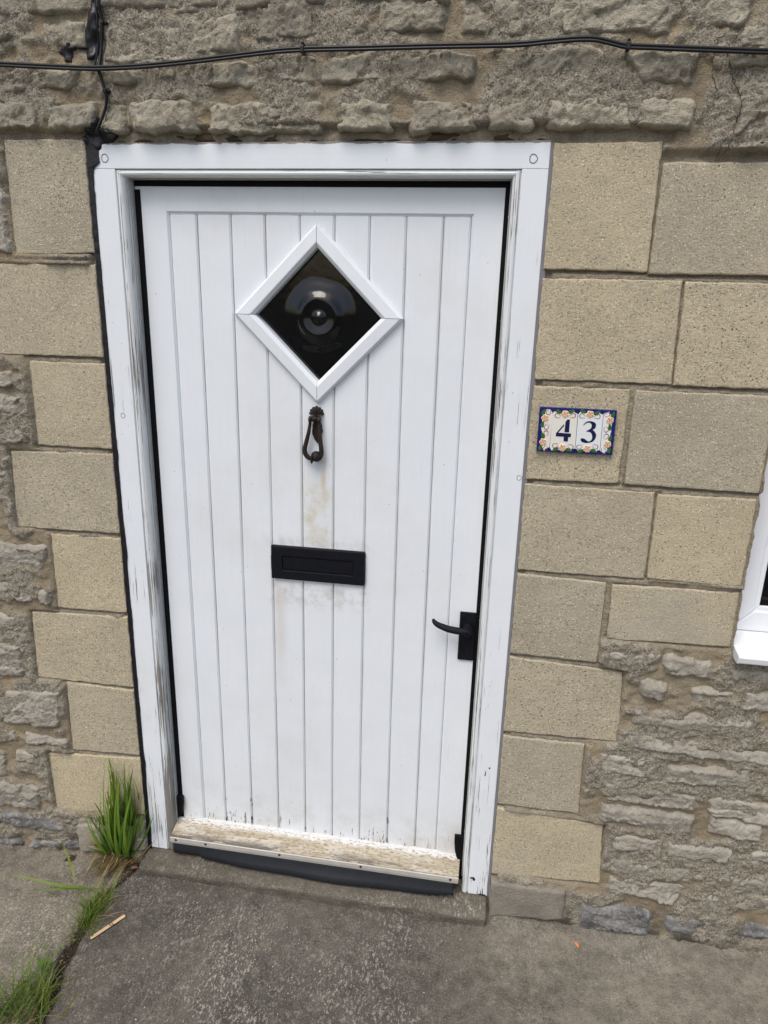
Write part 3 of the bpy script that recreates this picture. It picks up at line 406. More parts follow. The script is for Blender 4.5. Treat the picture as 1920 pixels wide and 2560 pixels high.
# ------------------------------------------------------------------ ground: pavement slabs, kerb, road
GZ = -0.042
def crack_x(y):
    ys = np.array([p[1] for p in GR['crack']])[::-1]; xs = np.array([p[0] for p in GR['crack']])[::-1]
    return np.interp(y, ys, xs)
pave = bpy.data.objects.new('pavement', None); COL.objects.link(pave); pave.location = (0, -1, GZ); pave['kind'] = 'structure'; pave['label'] = 'worn concrete pavement in front of the door'
def gz_noise(x, y): return fbm(x * 2.2, y * 2.2, 4, 5) * 0.006 + fbm(x * 16, y * 16, 4, 9) * 0.0016 + fbm(x * 70, y * 70, 2, 31) * 0.0006
def slab(x0, x1, left, matl, name):
    ys = np.concatenate([np.linspace(-2.2, -0.75, 60), np.linspace(-0.74, 0.06, 140)])
    t = np.linspace(0, 1, 330 if not left else 190); rows = []
    for y in ys:
        cx = float(crack_x(y)) if y > -0.6 else float(crack_x(-0.6))
        cx += 0.006 * float(fbm(np.array([y * 30.]), np.array([1.5 if left else 8.5]), 3, 3)[0])
        gap = 0.006 + 0.010 * float(sstep(-0.05, -0.4, np.array(y)))
        a, b = (x0, cx - gap) if left else (cx + gap, x1)
        # finer samples near the joint
        rows.append(a + (b - a) * (1 - (1 - t) ** 1.5) if left else a + (b - a) * t ** 1.5)
    X = np.array(rows); Y = np.repeat(ys[:, None], X.shape[1], 1)
    e = np.abs(X - (X[:, -1:] if left else X[:, :1]))
    Z = GZ + gz_noise(X, Y) - 0.012 * np.exp(-e / 0.006) - (0.004 if left else 0) + (0.0 if left else 0.003 * np.exp(-e / 0.05))
    Z -= 0.012 * sstep(-0.55, -0.95, X) * sstep(-0.25, 0.0, Y) if left else 0
    Z += 0.010 * sstep(-0.03, 0.05, Y)
    # skirt down at the joint
    k = -1 if left else 0
    X2 = X[:, k:] if left else X[:, :1]; Xs = np.concatenate([X, X2], 1) if left else np.concatenate([X2, X], 1)
    Ys = np.concatenate([Y, Y[:, :1]], 1); Zs = np.concatenate([Z, Z[:, -1:] - 0.05], 1) if left else np.concatenate([Z[:, :1] - 0.05, Z], 1)
    me = grid_mesh(name, Xs, Ys, Zs); o = link(name, me, pave, matl, True); fixn(me); return o
def fixn(me):
    bm = bmesh.new(); bm.from_mesh(me); bmesh.ops.recalc_face_normals(bm, faces=bm.faces)
    up = sum(f.normal.z for f in bm.faces)
    if up < 0: bmesh.ops.reverse_faces(bm, faces=bm.faces)
    bm.to_mesh(me); bm.free()
slab(-3.5, 0, True, MT['slab_l'], 'slab'); slab(0, 4.0, False, MT['slab'], 'slab')
link('joint_soil', box(-0.75, -0.40, -2.2, 0.05, GZ - 0.06, GZ - 0.013), pave, MT['soil'])
kb = link('kerb', box(-6, 6, -2.36, -2.205, GZ - 0.3, GZ + 0.002, 0.012), None, MT['plinth']); kb['kind'] = 'structure'
rd = link('road', mesh('road', [(-150, -300, GZ - 0.12), (150, -300, GZ - 0.12), (150, 60, GZ - 0.12), (-150, 60, GZ - 0.12)], [(0, 1, 2, 3)]), None, MT['road']); rd['kind'] = 'structure'

# ------------------------------------------------------------------ wall
wall = thing('stone_wall', (0, 0, GZ), 'cottage front wall of sandy blocks and rough grey rubble stone around the white door', 'wall')
GX0, GX1, GZ0, GZ1, GS = -1.45, 2.05, -0.10, 2.32, 0.0045
gx = np.arange(GX0, GX1, GS); gz = np.arange(GZ0, GZ1, GS); GXX, GZZ = np.meshgrid(gx, gz)
def quad_rect(q): return (q[0][0] + q[3][0]) / 2, (q[1][0] + q[2][0]) / 2, (q[3][1] + q[2][1]) / 2, (q[0][1] + q[1][1]) / 2
near = np.zeros(GXX.shape, np.int32); inside = np.zeros(GXX.shape, bool)
for q in BLOCKS:
    a, b, c, d_ = quad_rect(q)
    dx = np.maximum(np.maximum(a - GXX, GXX - b), 0); dz = np.maximum(np.maximum(c - GZZ, GZZ - d_), 0); dd = np.hypot(dx, dz)
    near += dd < 0.014; inside |= dd < 0.002
under = np.zeros(GXX.shape); vert = np.zeros(GXX.shape)
for bi, q in enumerate(BLOCKS):
    a, b, c, d_ = quad_rect(q)
    under = np.maximum(under, ((GXX > a - .003) & (GXX < b + .003) & (GZZ < c + .004) & (GZZ > c - .0052)).astype(float))
    if bi in (0, 2, 3, 6, 12): vert = np.maximum(vert, ((GZZ > c) & (GZZ < d_) & (GXX > b - .001) & (GXX < b + .012)).astype(float))
frame_zone = (np.abs(GXX) < 0.512) & (GZZ < 1.90)
rec = (near >= 2) | inside | frame_zone
# joint band between blocks and the upper rubble course
blockcol = (GZZ > 1.865) & (GZZ < 1.896) & (GXX > -0.72) & (GXX < 0.72)
blockcol |= (GZZ > 1.83) & (GZZ < 1.85) & (GXX > 0.70)
def blur(a, k=2):
    a = a.astype(float)
    for _ in range(k):
        p = np.pad(a, 1, mode='edge'); a = (p[:-2, 1:-1] + p[2:, 1:-1] + p[1:-1, :-2] + p[1:-1, 2:] + 2 * p[1:-1, 1:-1]) / 6
    return a
recf = blur(rec, 1); joint = blur(blockcol, 2)
lowf = fbm(GXX * 5, GZZ * 7, 3, 41)
coarse = sstep(-0.42, 0.02, lowf + 0.25 * fbm(GXX * 20, GZZ * 26, 3, 45))
rub = -(0.009 + 0.0085 * coarse + 0.0035 * fbm(GXX * 24, GZZ * 30, 4, 43) + (0.0006 + 0.0032 * coarse) * fbm(GXX * 85, GZZ * 85, 3, 47))
rec_y = -0.0012 + 0.0058 * under + 0.004 * vert + 0.0016 * fbm(GXX * 30, GZZ * 60, 4, 51) - 0.003 * sstep(0.2, 0.8, fbm(GXX * 9, GZZ * 12, 2, 53))
rec_y = np.where(frame_zone, np.maximum(rec_y, 0.007), rec_y)
core_in = np.zeros(GXX.shape, bool)
for q in BLOCKS:
    a, b, c, d_ = quad_rect(q); core_in |= (GXX > a + .003) & (GXX < b - .003) & (GZZ > c + .003) & (GZZ < d_ - .003)
rec_y = np.where(core_in, 0.006, rec_y)
MY = rub * (1 - recf) + rec_y * recf
MY = MY * (1 - joint) + (0.004 + 0.004 * fbm(GXX * 14, GZZ * 40, 3, 57)) * joint
HM = MY.copy()                                     # front-most surface, for things that lie on the wall
opening = ((np.abs(GXX) < 0.485) & (GZZ < 1.868)) | ((GXX > 0.993) & (GXX < 1.9) & (GZZ > 0.80) & (GZZ < 1.80))
keep = ~opening[:-1, :-1]
mm = grid_mesh('mortar', GXX, MY, GZZ, keep); link('mortar', mm, wall, MT['mortar'], True)
_u = np.zeros(GXX.shape, bool); _u[:-1, :-1] |= keep; _u[1:, :-1] |= keep; _u[:-1, 1:] |= keep; _u[1:, 1:] |= keep
at = mm.color_attributes.new('kind_mask', 'FLOAT_COLOR', 'POINT')
at.data.foreach_set('color', np.stack([coarse[_u], np.maximum(recf, joint)[_u], coarse[_u] * 0, coarse[_u] * 0 + 1], -1).astype(np.float32).ravel())
# masonry core so the wall has thickness (four boxes round the openings)
core = join(box(GX0, -0.487, 0.012, 0.32, GZ0 - .1, GZ1), box(-0.487, 0.487, 0.012, 0.32, 1.87, GZ1), box(0.487, 0.9935, 0.012, 0.32, GZ0 - .1, GZ1), box(0.9935, 1.9, 0.012, 0.32, GZ0 - .1, 0.795), box(0.9935, 1.9, 0.012, 0.32, 1.805, GZ1), box(1.9, GX1, 0.012, 0.32, GZ0 - .1, GZ1))
link('masonry_core', core, wall, MT['mortar'])
# the house front goes on above and to both sides of what the picture shows
link('masonry_core', join(box(GX0 - 3, GX1 + 3, -0.011, 0.32, GZ1 - .004, 5.0), box(GX0 - 3, GX0 + .004, -0.012, 0.319, GZ0 - .1, GZ1 - .006), box(GX1 - .008, GX1 + 3, -0.012, 0.319, GZ0 - .1, GZ1 - .006)), wall, MT['plinth'])
def splat(X, Y, Z):
    ix = ((X - GX0) / GS + .5).astype(int); iz = ((Z - GZ0) / GS + .5).astype(int)
    ok = (ix >= 0) & (ix < HM.shape[1]) & (iz >= 0) & (iz < HM.shape[0])
    np.minimum.at(HM, (iz[ok], ix[ok]), Y[ok])
def hm(x, z, rad=0.012):
    ix = int((x - GX0) / GS + .5); iz = int((z - GZ0) / GS + .5); k = max(1, int(rad / GS))
    a = HM[max(0, iz - k):iz + k + 1, max(0, ix - k):ix + k + 1]
    return float(a.min()) if a.size else -0.03
def bilin(q, U, V):
    (ax, az), (bx, bz), (cx, cz), (dx, dz) = q          # TL TR BR BL ; V=0 bottom
    X = (dx * (1 - U) + cx * U) * (1 - V) + (ax * (1 - U) + bx * U) * V; Z = (dz * (1 - U) + cz * U) * (1 - V) + (az * (1 - U) + bz * U) * V
    return X, Z
def rock(q, seed, out, rough, matl, flat=1.0, name='stone', sp=0.0030):
    w_ = max(abs(q[1][0] - q[0][0]), abs(q[2][0] - q[3][0])); h_ = max(abs(q[0][1] - q[3][1]), abs(q[1][1] - q[2][1]))
    nu, nv = max(8, int(w_ / sp)), max(8, int(h_ / sp)); U, V = np.meshgrid(np.linspace(0, 1, nu), np.linspace(0, 1, nv))
    X, Z = bilin(q, U, V); s = seed * 3.7
    grow = 0.006
    X = X + (U - .5) * grow * 2; Z = Z + (V - .5) * grow * 2
    eX = 0.0075 * fbm(X * 22 + s, Z * 22, 4, seed); eZ = 0.0065 * fbm(X * 20, Z * 24 + s, 4, seed + 5); X = X + eX; Z = Z + eZ
    du = np.minimum(U, 1 - U) * w_; dt = (1 - V) * h_; db = V * h_
    hmn = min(1.0, h_ / 0.07); ru, rt, rb = 0.011 * hmn + .003, 0.012 * hmn + .002, 0.006 * hmn + .001
    pu, pt, pb = np.clip(du / ru, 0, 1), np.clip(dt / rt, 0, 1), np.clip(db / rb, 0, 1)
    prof = 1 - np.sqrt(np.clip((1 - pu) ** 2 + (1 - pt) ** 2 + (1 - pb) ** 2, 0, 1)); prof = prof ** 0.42
    sx, sz = (11, 22) if flat == 1.0 else (7, 30)
    wx = X + 0.005 * fbm(X * 55, Z * 55, 4, seed + 9, .6); wz = Z + 0.005 * fbm(X * 55 + 9, Z * 55, 4, seed + 11, .6)
    body = 0.95 * chips(wx * sx * .85 + s, wz * sz * .85, seed) + 0.38 * chips(wx * sx * 2.1 + s, wz * sz * 2.0, seed + 21) + 0.10 * chips(wx * sx * 5.1, wz * sz * 4.6 + s, seed + 61) + 0.08 * ridged(wx * sx * 2, wz * sz * 2.2, 3, seed + 31) + 0.25 * fbm(X * 9 + s, Z * 11, 3, seed + 37)
    h = -0.020 + prof * (0.020 + out) + rough * body * np.clip(prof * 1.2, 0, 1) + 0.0019 * fbm(X * 95, Z * 120, 3, seed + 3, 0.7) * prof
    Y = -0.006 - h
    splat(X, Y, Z)
    return link(name, grid_mesh(name, X, Y, Z, skirt=0.03), wall, matl, False)
def keep_face(o, ang=50):
    pass
NTOP = 33
for i, q in enumerate(STONES):
    rnd = random.Random(i * 13 + 5)
    if i < NTOP: rock(q, i + 1, rnd.uniform(0.009, 0.014) if i < 12 else rnd.uniform(0.010, 0.017), 0.0105, MT['stone'])
    elif i < NLEFT:
        xs = [p[1] for p in q]; low = max(xs) < 0.10
        rock(q, i + 1, rnd.uniform(0.010, 0.017), 0.0095, MT['stone_dark'] if low else MT['stone_low'])
    else:
        low = max(p[1] for p in q) < 0.06
        rock(q, i + 1, rnd.uniform(0.010, 0.016), 0.0090, MT['stone_dark'] if low else MT['stone_low'], 0.5)
# further rubble beyond the edges of the view, so the wall goes on
def fill(x0, x1, z0, z1, seed):
    rnd = random.Random(seed); z = z0; k = 0
    while z < z1 - 0.05:
        hh = min(rnd.uniform(0.075, 0.12), z1 - z); x = x0
        while x < x1 - 0.06:
            ww = min(rnd.uniform(0.12, 0.30), x1 - x); k += 1
            j = lambda: rnd.uniform(-0.006, 0.006)
            rock([(x + .012 + j(), z + hh - .01 + j()), (x + ww - .012 + j(), z + hh - .01 + j()), (x + ww - .012 + j(), z + .012 + j()), (x + .012 + j(), z + .012 + j())], 200 + seed * 40 + k, rnd.uniform(.010, .018), .009, MT['stone'], sp=0.006)
            x += ww
        z += hh
fill(-1.42, -0.90, 0.0, 1.86, 1); fill(-1.42, 2.0, 2.10, 2.30, 2); fill(1.27, 2.0, -0.02, 0.74, 3); fill(-1.42, -0.80, 1.88, 2.09, 4); fill(0.985, 2.0, 1.86, 2.09, 5); fill(-1.5, 2.1, 2.33, 3.0, 6); fill(-2.2, -1.47, 0.0, 2.3, 7); fill(2.07, 2.8, 0.0, 2.3, 8)
def block(q, seed, matl, front=-0.006, rr=0.0032, name='block', rough=1.0):
    w_ = abs(q[1][0] - q[0][0]); h_ = abs(q[0][1] - q[3][1])
    def ax(n_, L_):
        t = np.concatenate([[0, .0012, .0028, .005, .008], np.linspace(.013, L_ - .013, n_), [L_ - .008, L_ - .005, L_ - .0028, L_ - .0012, L_]]) / L_; return t
    U, V = np.meshgrid(ax(max(6, int(w_ / .008)), w_), ax(max(6, int(h_ / .008)), h_)); X, Z = bilin(q, U, V)
    du = np.minimum(U, 1 - U) * w_; dv = np.minimum(V, 1 - V) * h_
    r_ = rr * (1 + 0.7 * fbm(X * 30, Z * 30, 3, seed)); r_ = np.clip(r_, .0012, .02)
    cu, cv = np.clip(1 - du / r_, 0, 1), np.clip(1 - dv / r_, 0, 1); drop = r_ * (1 - np.sqrt(np.clip(1 - np.minimum(cu ** 2 + cv ** 2, 1), 0, 1)))
    edge = np.exp(-np.minimum(du, dv) / 0.01)
    X = X + edge * .0014 * fbm(X * 45, Z * 45, 3, seed + 1) * rough; Z = Z + edge * .0016 * fbm(X * 40 + 3, Z * 40, 3, seed + 2) * rough
    rnd = random.Random(seed); tx, tz = rnd.uniform(-.006, .006), rnd.uniform(-.008, .008)
    Y = front + rnd.uniform(-.0015, .0015) + tx * (U - .5) * w_ + tz * (V - .5) * h_ + drop + 0.0007 * fbm(X * 18, Z * 18, 3, seed + 4) * rough + .0005 * fbm(X * 110, Z * 110, 2, seed + 6)
    splat(X, Y, Z)
    return link(name, grid_mesh(name, X, Y, Z, skirt=0.05), wall, matl, True)
for i, q in enumerate(BLOCKS): block(q, 500 + i, MT['block_grey'] if i == 9 else MT['block'])
for i, q in enumerate(PLINTH): block(q, 560 + i, MT['plinth'], front=-0.026 if i == 0 else -0.024, rr=0.010, name='plinth_stone', rough=2.0)
# window reveal side (return face of the blocks)
link('lintel_packing', fix(mesh('pack', *(lambda n_: ([(x, y + 0.0015 * math.sin(x * 37) + (0 if y > 0.05 else .001 * math.sin(x * 91)), z) for x in np.linspace(-0.49, 0.488, n_) for (y, z) in ((.004, 1.8745), (.0065, 1.8915), (.08, 1.8915), (.08, 1.8745))], [(i * 4 + a, i * 4 + (a + 1) % 4, i * 4 + 4 + (a + 1) % 4, i * 4 + 4 + a) for i in range(n_ - 1) for a in range(4)] + [(0, 1, 2, 3), tuple((n_ - 1) * 4 + a for a in range(4))]))(60))), wall, MT['timber'], True)
# cracks in the mortar
for ci, c in enumerate(CRACKS):
    pts = smooth_path([(x, 0, z) for x, z in c], 14); v = []; f = []; rnd = random.Random(ci)
    for i, p in enumerate(pts):
        ww = (0.0007 if ci else 0.0009) * (0.35 + rnd.random()) * (0.3 + 0.7 * math.sin(math.pi * min(max(i / len(pts), .06), .94)))
        jx, jz = rnd.uniform(-.0018, .0018), rnd.uniform(-.0012, .0012)
        t = pts[min(i + 1, len(pts) - 1)] - pts[max(0, i - 1)]; nrm = np.array([-t[2], 0, t[0]]); nrm /= (np.linalg.norm(nrm) + 1e-9)
        y = hm(p[0], p[2], .004) - .0006
        for sgn in (-1, 1): v.append((p[0] + jx + nrm[0] * ww * sgn, y, p[2] + jz + nrm[2] * ww * sgn))
    f = [(2 * i, 2 * i + 1, 2 * i + 3, 2 * i + 2) for i in range(len(pts) - 1)]
    link('crack', mesh('crack', v, f), wall, MT['crack'])
# bitumen patches
def tar_patch(poly, seed, thick=0.004):
    P = smooth_path([(x, 0, z) for x, z in poly] + [(poly[0][0], 0, poly[0][1])], 6)
    pl = np.array([(p[0], p[2]) for p in P]); rnd = np.random.RandomState(seed); pl += rnd.uniform(-.0016, .0016, pl.shape)
    x0, x1, z0, z1 = pl[:, 0].min(), pl[:, 0].max(), pl[:, 1].min(), pl[:, 1].max(); s_ = 0.0028
    X, Z = np.meshgrid(np.arange(x0 - s_, x1 + 2 * s_, s_), np.arange(z0 - s_, z1 + 2 * s_, s_))
    ins = np.zeros(X.shape, bool); dist = np.full(X.shape, 9.)
    for i in range(len(pl)):
        a, b = pl[i], pl[(i + 1) % len(pl)]
        cond = ((a[1] > Z) != (b[1] > Z)); xi = a[0] + (Z - a[1]) * (b[0] - a[0]) / (b[1] - a[1] + 1e-12); ins ^= cond & (X < xi)
        tt = np.clip(((X - a[0]) * (b[0] - a[0]) + (Z - a[1]) * (b[1] - a[1])) / (((b - a) ** 2).sum() + 1e-12), 0, 1); dist = np.minimum(dist, np.hypot(X - a[0] - tt * (b[0] - a[0]), Z - a[1] - tt * (b[1] - a[1])))
    base = np.vectorize(lambda a, b: hm(a, b, .006))(X, Z); base = blur(base, 6)
    sd = np.where(ins, dist, -dist)
    Y = base - np.clip(thick * (0.35 + 0.65 * np.clip(dist / .008, 0, 1)) + .0025 * fbm(X * 60, Z * 25, 3, seed), .0012, .02) + np.where(ins, 0, .02)
    kp = (ins[:-1, :-1] & ins[1:, 1:]) | (ins[1:, :-1] & ins[:-1, 1:])
    # skirt cells too: keep a ring so the edge drops into the wall
    kr = blur(ins, 1)[:-1, :-1] > 0.02
    splat(X[ins], Y[ins], Z[ins])
    link('bitumen_patch', grid_mesh('bitumen', X, Y, Z, kp | kr), wall, MT['tar'], True)
for i, p in enumerate(TAR): tar_patch(p, 70 + i, [0.006, 0.007, 0.0025][i])
# black tape / sealant down the left joint of the frame
v = []; n_ = 150; rnd = random.Random(3)
for i in range(n_ + 1):
    z = -0.02 + (1.872 + .02) * i / n_
    xl = -0.4985 - .0022 * rnd.random(); xr = -0.4905 + (.0045 * max(0, float(fbm(np.array([z * 9.]), np.array([2.]), 3, 77)[0])) + .001 * rnd.random())
    if z > 1.77: xr = -0.4905 + (0.017 * sstep(1.818, 1.832, np.array(z)) + .003 * rnd.random())
    y = -0.0022 - .001 * rnd.random(); v += [(xl, .006, z), (xl + .0008, y - .002, z), (xr, y, z), (xr, .006, z)]
f = [(i * 4 + a, i * 4 + a + 1, i * 4 + 5 + a, i * 4 + 4 + a) for i in range(n_) for a in range(3)]
link('bitumen_strip', fix(mesh('strip', v, f)), wall, MT['tar'])
# grey sealant beads down the right joint
v = []; n_ = 110
for i in range(n_ + 1):
    z = 0.0 + 1.868 * i / n_; j = .0012 * rnd.random(); blob = .004 if any(abs(z - zz) < .012 for zz in (1.623, 1.40, 1.18)) else 0
    v += [(0.4895, .001, z), (0.4905, -.0012, z), (0.4955 + j + blob, -.0008, z), (0.498 + j + blob, .002, z)]
f = [(i * 4 + a, i * 4 + a + 1, i * 4 + 5 + a, i * 4 + 4 + a) for i in range(n_) for a in range(3)]
link('sealant_bead', fix(mesh('strip2', v, f)), wall, MT['grey_seal'])

# ------------------------------------------------------------------ doorstep
st = thing('doorstep', (0, -0.03, GZ), 'low concrete doorstep under the white door', 'step')
nx, prof = 150, [(0.30, GZ - .05), (0.30, 0.004), (0.10, 0.000), (0.02, -0.003), (-0.03, -0.004), (-0.058, -0.005), (-0.066, -0.0075), (-0.0695, -0.013), (-0.069, -0.022), (-0.066, -0.034), (-0.064, -0.05), (-0.064, GZ - .05)]
xs = np.linspace(-0.496, 0.489, nx); X = np.repeat(xs[:, None], len(prof), 1); Y = np.repeat(np.array([p[0] for p in prof])[None], nx, 0); Z = np.repeat(np.array([p[1] for p in prof])[None], nx, 0)
wob = fbm(X * 9, Z * 40 + 3, 4, 61); Y = Y - np.where((Y < -.04), .0035 * wob, 0); Z = Z + .0018 * fbm(X * 14, Y * 30, 4, 63) * (Z > -.03)
v = np.stack([X, Y, Z], -1).reshape(-1, 3); m_ = len(prof)
f = [(i * m_ + a, i * m_ + a + 1, (i + 1) * m_ + a + 1, (i + 1) * m_ + a) for i in range(nx - 1) for a in range(m_ - 1)] + [tuple(range(m_)), tuple((nx - 1) * m_ + a for a in range(m_))]
link('step_slab', fix(mesh('step', v, f)), st, MT['step'], True)

# ------------------------------------------------------------------ door frame
fr = thing('door_frame', (0, 0, 0), 'white painted timber door frame with peeling inner mouldings', 'door frame')
link('head', box(-0.49, 0.49, 0.0, 0.09, 1.8218, 1.8728, 0.0012), fr, MT['paint_h'])
def jamb(s):
    pr = [(0.49, 0.0), (0.49, 0.09), (0.421, 0.09), (0.421, 0.014), (0.4345, 0.006), (0.4375, 0.006), (0.4375, 0.0)]
    me = extrude_profile([(s * a, y) for a, y in pr], 0.0, 1.8213, nseg=1); fix(me, 0.0010, 1, 40)
    link('jamb', me, fr, MT['jamb'])
def bead_profile(s, mirror=1):
    # quirk, rounded nose, return
    p = [(0.4362, 0.0045), (0.4345, 0.0015)] + [(0.4205 + 0.0135 * math.cos(a), 0.0125 - 0.0118 * math.sin(a)) for a in np.linspace(R(75), R(178), 8)] + [(0.4198 - .0128, 0.0140)]
    return p
def jamb_bead(s, matl):
    arc = [(0.4205 + 0.0135 * math.sin(a), 0.0125 - 0.0125 * math.cos(a)) for a in np.linspace(R(75), R(-30), 9)]
    pr = [(0.4362, 0.016), (0.4362, 0.0035)] + [(a if a < .4362 else .4362, y) for a, y in arc]
    pr = [(0.4358, 0.020), (0.4358, 0.004), (0.4335, 0.0008), (0.4300, -0.0004), (0.4262, 0.0004), (0.4228, 0.0030), (0.4206, 0.0072), (0.4200, 0.0125), (0.4200, 0.046), (0.4206, 0.048)]
    return link('bead', extrude_profile([(s * a, y) for a, y in pr], 0.0015, 1.8065 if False else 1.8185, nseg=1), fr, matl, False)
for s, mt in ((-1, MT['bead_l']), (1, MT['bead_r'])): jamb(s); jamb_bead(s, mt)
pr = [(1.8205, 0.020), (1.8205, 0.0055), (1.8172, 0.0055), (1.8168, 0.0012), (1.8140, -0.0002), (1.8108, 0.0006), (1.8085, 0.0032), (1.8072, 0.0075), (1.8068, 0.0125), (1.8068, 0.046), (1.8080, 0.048)]
# mitre: head bead stops on the jamb beads
hb = extrude_profile(pr, -0.4210, 0.4210, 'x')
for vv in hb.vertices:
    s = -1 if vv.co.x < 0 else 1; vv.co.x = s * (0.4206 + max(0, vv.co.z - 1.8072) * 1.05)
link('head_bead', hb, fr, MT['bead_h'])
# weather-strip carriers with screws, and black rubber between carrier and leaf
for s in (-1, 1):
    c = link('seal_carrier', box(*( (-0.4195, -0.4172) if s < 0 else (0.4172, 0.4195)), 0.026, 0.0435, 0.03, 1.805, 0.0006), fr, MT['alu'])
    for z in (1.735, 1.525, 1.275, 1.04, 0.81, 0.585, 0.38, 0.175):
        link('screw', lathe((0, 0, 0), [(0.0001, .0012), (.0018, .001), (.0024, 0)], 8), fr, MT['steel'])
        o = fr.children[-1] if False else bpy.data.objects[-1] if False else None
    link('rubber_seal', box(*( (-0.4205, -0.4035) if s < 0 else (0.4075, 0.4205)), 0.0415, 0.0448, 0.085, 1.786 if s < 0 else 1.805, 0.0012), fr, MT['rubber'])
for o in [q for q in fr.children if q.name.startswith('screw')]: bpy.data.objects.remove(o)
for s in (-1, 1):
    for z in (1.735, 1.525, 1.275, 1.04, 0.81, 0.585, 0.38, 0.175):
        me = lathe((0, 0, 0), [(.0024, 0), (.0018, .001), (0.0003, .0013)], 8)
        for vv in me.vertices:
            x_, y_, z_ = vv.co; vv.co = (s * 0.4172 + s * y_, 0.034 + x_, z + z_)
        link('screw', fix(me), fr, MT['steel'])
link('seal_carrier', box(-0.419, 0.419, 0.026, 0.0435, 1.8048, 1.8067, 0.0005), fr, MT['alu'])
link('rubber_seal', box(-0.4165, 0.4165, 0.0412, 0.0446, 1.7925, 1.8066, 0.001), fr, MT['rubber'])
# rebate backing: dark
link('rebate', join(box(-0.421, -0.412, 0.0466, 0.085, 0.0, 1.80), box(0.412, 0.421, 0.0466, 0.085, 0.0, 1.80), box(-0.421, 0.421, 0.0466, 0.085, 1.797, 1.821)), fr, MT['gap'])
# curled seal ends at the foot of the jambs
for s, pts in ((-1, [(-0.4195, 0.165), (-0.3985, 0.165), (-0.3985, 0.142), (-0.402, 0.118), (-0.409, 0.098), (-0.4195, 0.084)]), (1, [(0.4195, 0.158), (0.391, 0.158), (0.3915, 0.135), (0.394, 0.112), (0.399, 0.09), (0.408, 0.07), (0.4195, 0.062)])):
    me = prism_xz(pts, 0.030, 0.0405, 0.0012)
    link('seal_end', me, fr, MT['rubber'])
# dowel plugs
for x, z in ((-0.4588, 1.8425), (0.4582, 1.8402), (-0.467, 1.2795), (0.4825, 1.1865)):
    rr = .0078 if z > 1.5 else .0055
    t = [2 * math.pi * k / 20 for k in range(20)]
    v = [(x + (rr + dr + .0007 * math.sin(3 * a + z)) * math.cos(a), y, z + (rr + dr) * 1.1 * math.sin(a)) for dr, y in ((.0007, -.0002), (.0002, -.0007), (-.0009, -.0007), (-.0013, -.0002)) for a in t]
    f = [(j * 20 + k, j * 20 + (k + 1) % 20, j * 20 + 20 + (k + 1) % 20, j * 20 + 20 + k) for j in range(3) for k in range(20)]
    link('plug_ring', fix(mesh('ring', v, f)), fr, MT['grey_seal'] if z > 1.5 else MT['alu'])
# split paint chips near the foot of the right jamb
for poly in ([(0.452, 0.058), (0.4405, 0.0555), (0.440, 0.052), (0.4475, 0.0515), (0.449, 0.046), (0.454, 0.046), (0.4555, 0.051), (0.4535, 0.053)], [(0.471, .002), (0.4722, .021), (0.4736, .002)], [(0.476, .002), (0.4772, .028), (0.4788, .002)], [(0.462, .002), (0.4627, .013), (0.4638, .002)], [(0.466, 0.0015), (0.4665, 0.004), (0.486, 0.004), (0.486, 0.0015)], [(0.4675, .4125), (0.4700, .4150), (0.4715, .4120), (0.4695, .4085), (0.4672, .4095)], [(0.458, .386), (0.4595, .401), (0.4612, .402), (0.4608, .387)]):
    link('paint_chip', prism_xz(poly, -0.0006, 0.002), fr, MT['crack'])  # chipped paint, sharing the dark colour of the cracks

# ------------------------------------------------------------------ hallway behind the door glass, room behind the window
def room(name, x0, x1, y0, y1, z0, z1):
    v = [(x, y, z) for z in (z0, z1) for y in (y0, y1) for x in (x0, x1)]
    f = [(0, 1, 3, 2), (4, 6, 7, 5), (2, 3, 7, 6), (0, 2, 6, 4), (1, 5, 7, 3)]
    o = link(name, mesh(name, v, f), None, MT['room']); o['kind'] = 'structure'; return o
room('hallway', -0.6, 0.6, 0.30, 2.5, -0.02, 2.2); room('front_room', 0.95, 2.0, 0.30, 2.5, 0.0, 2.2)

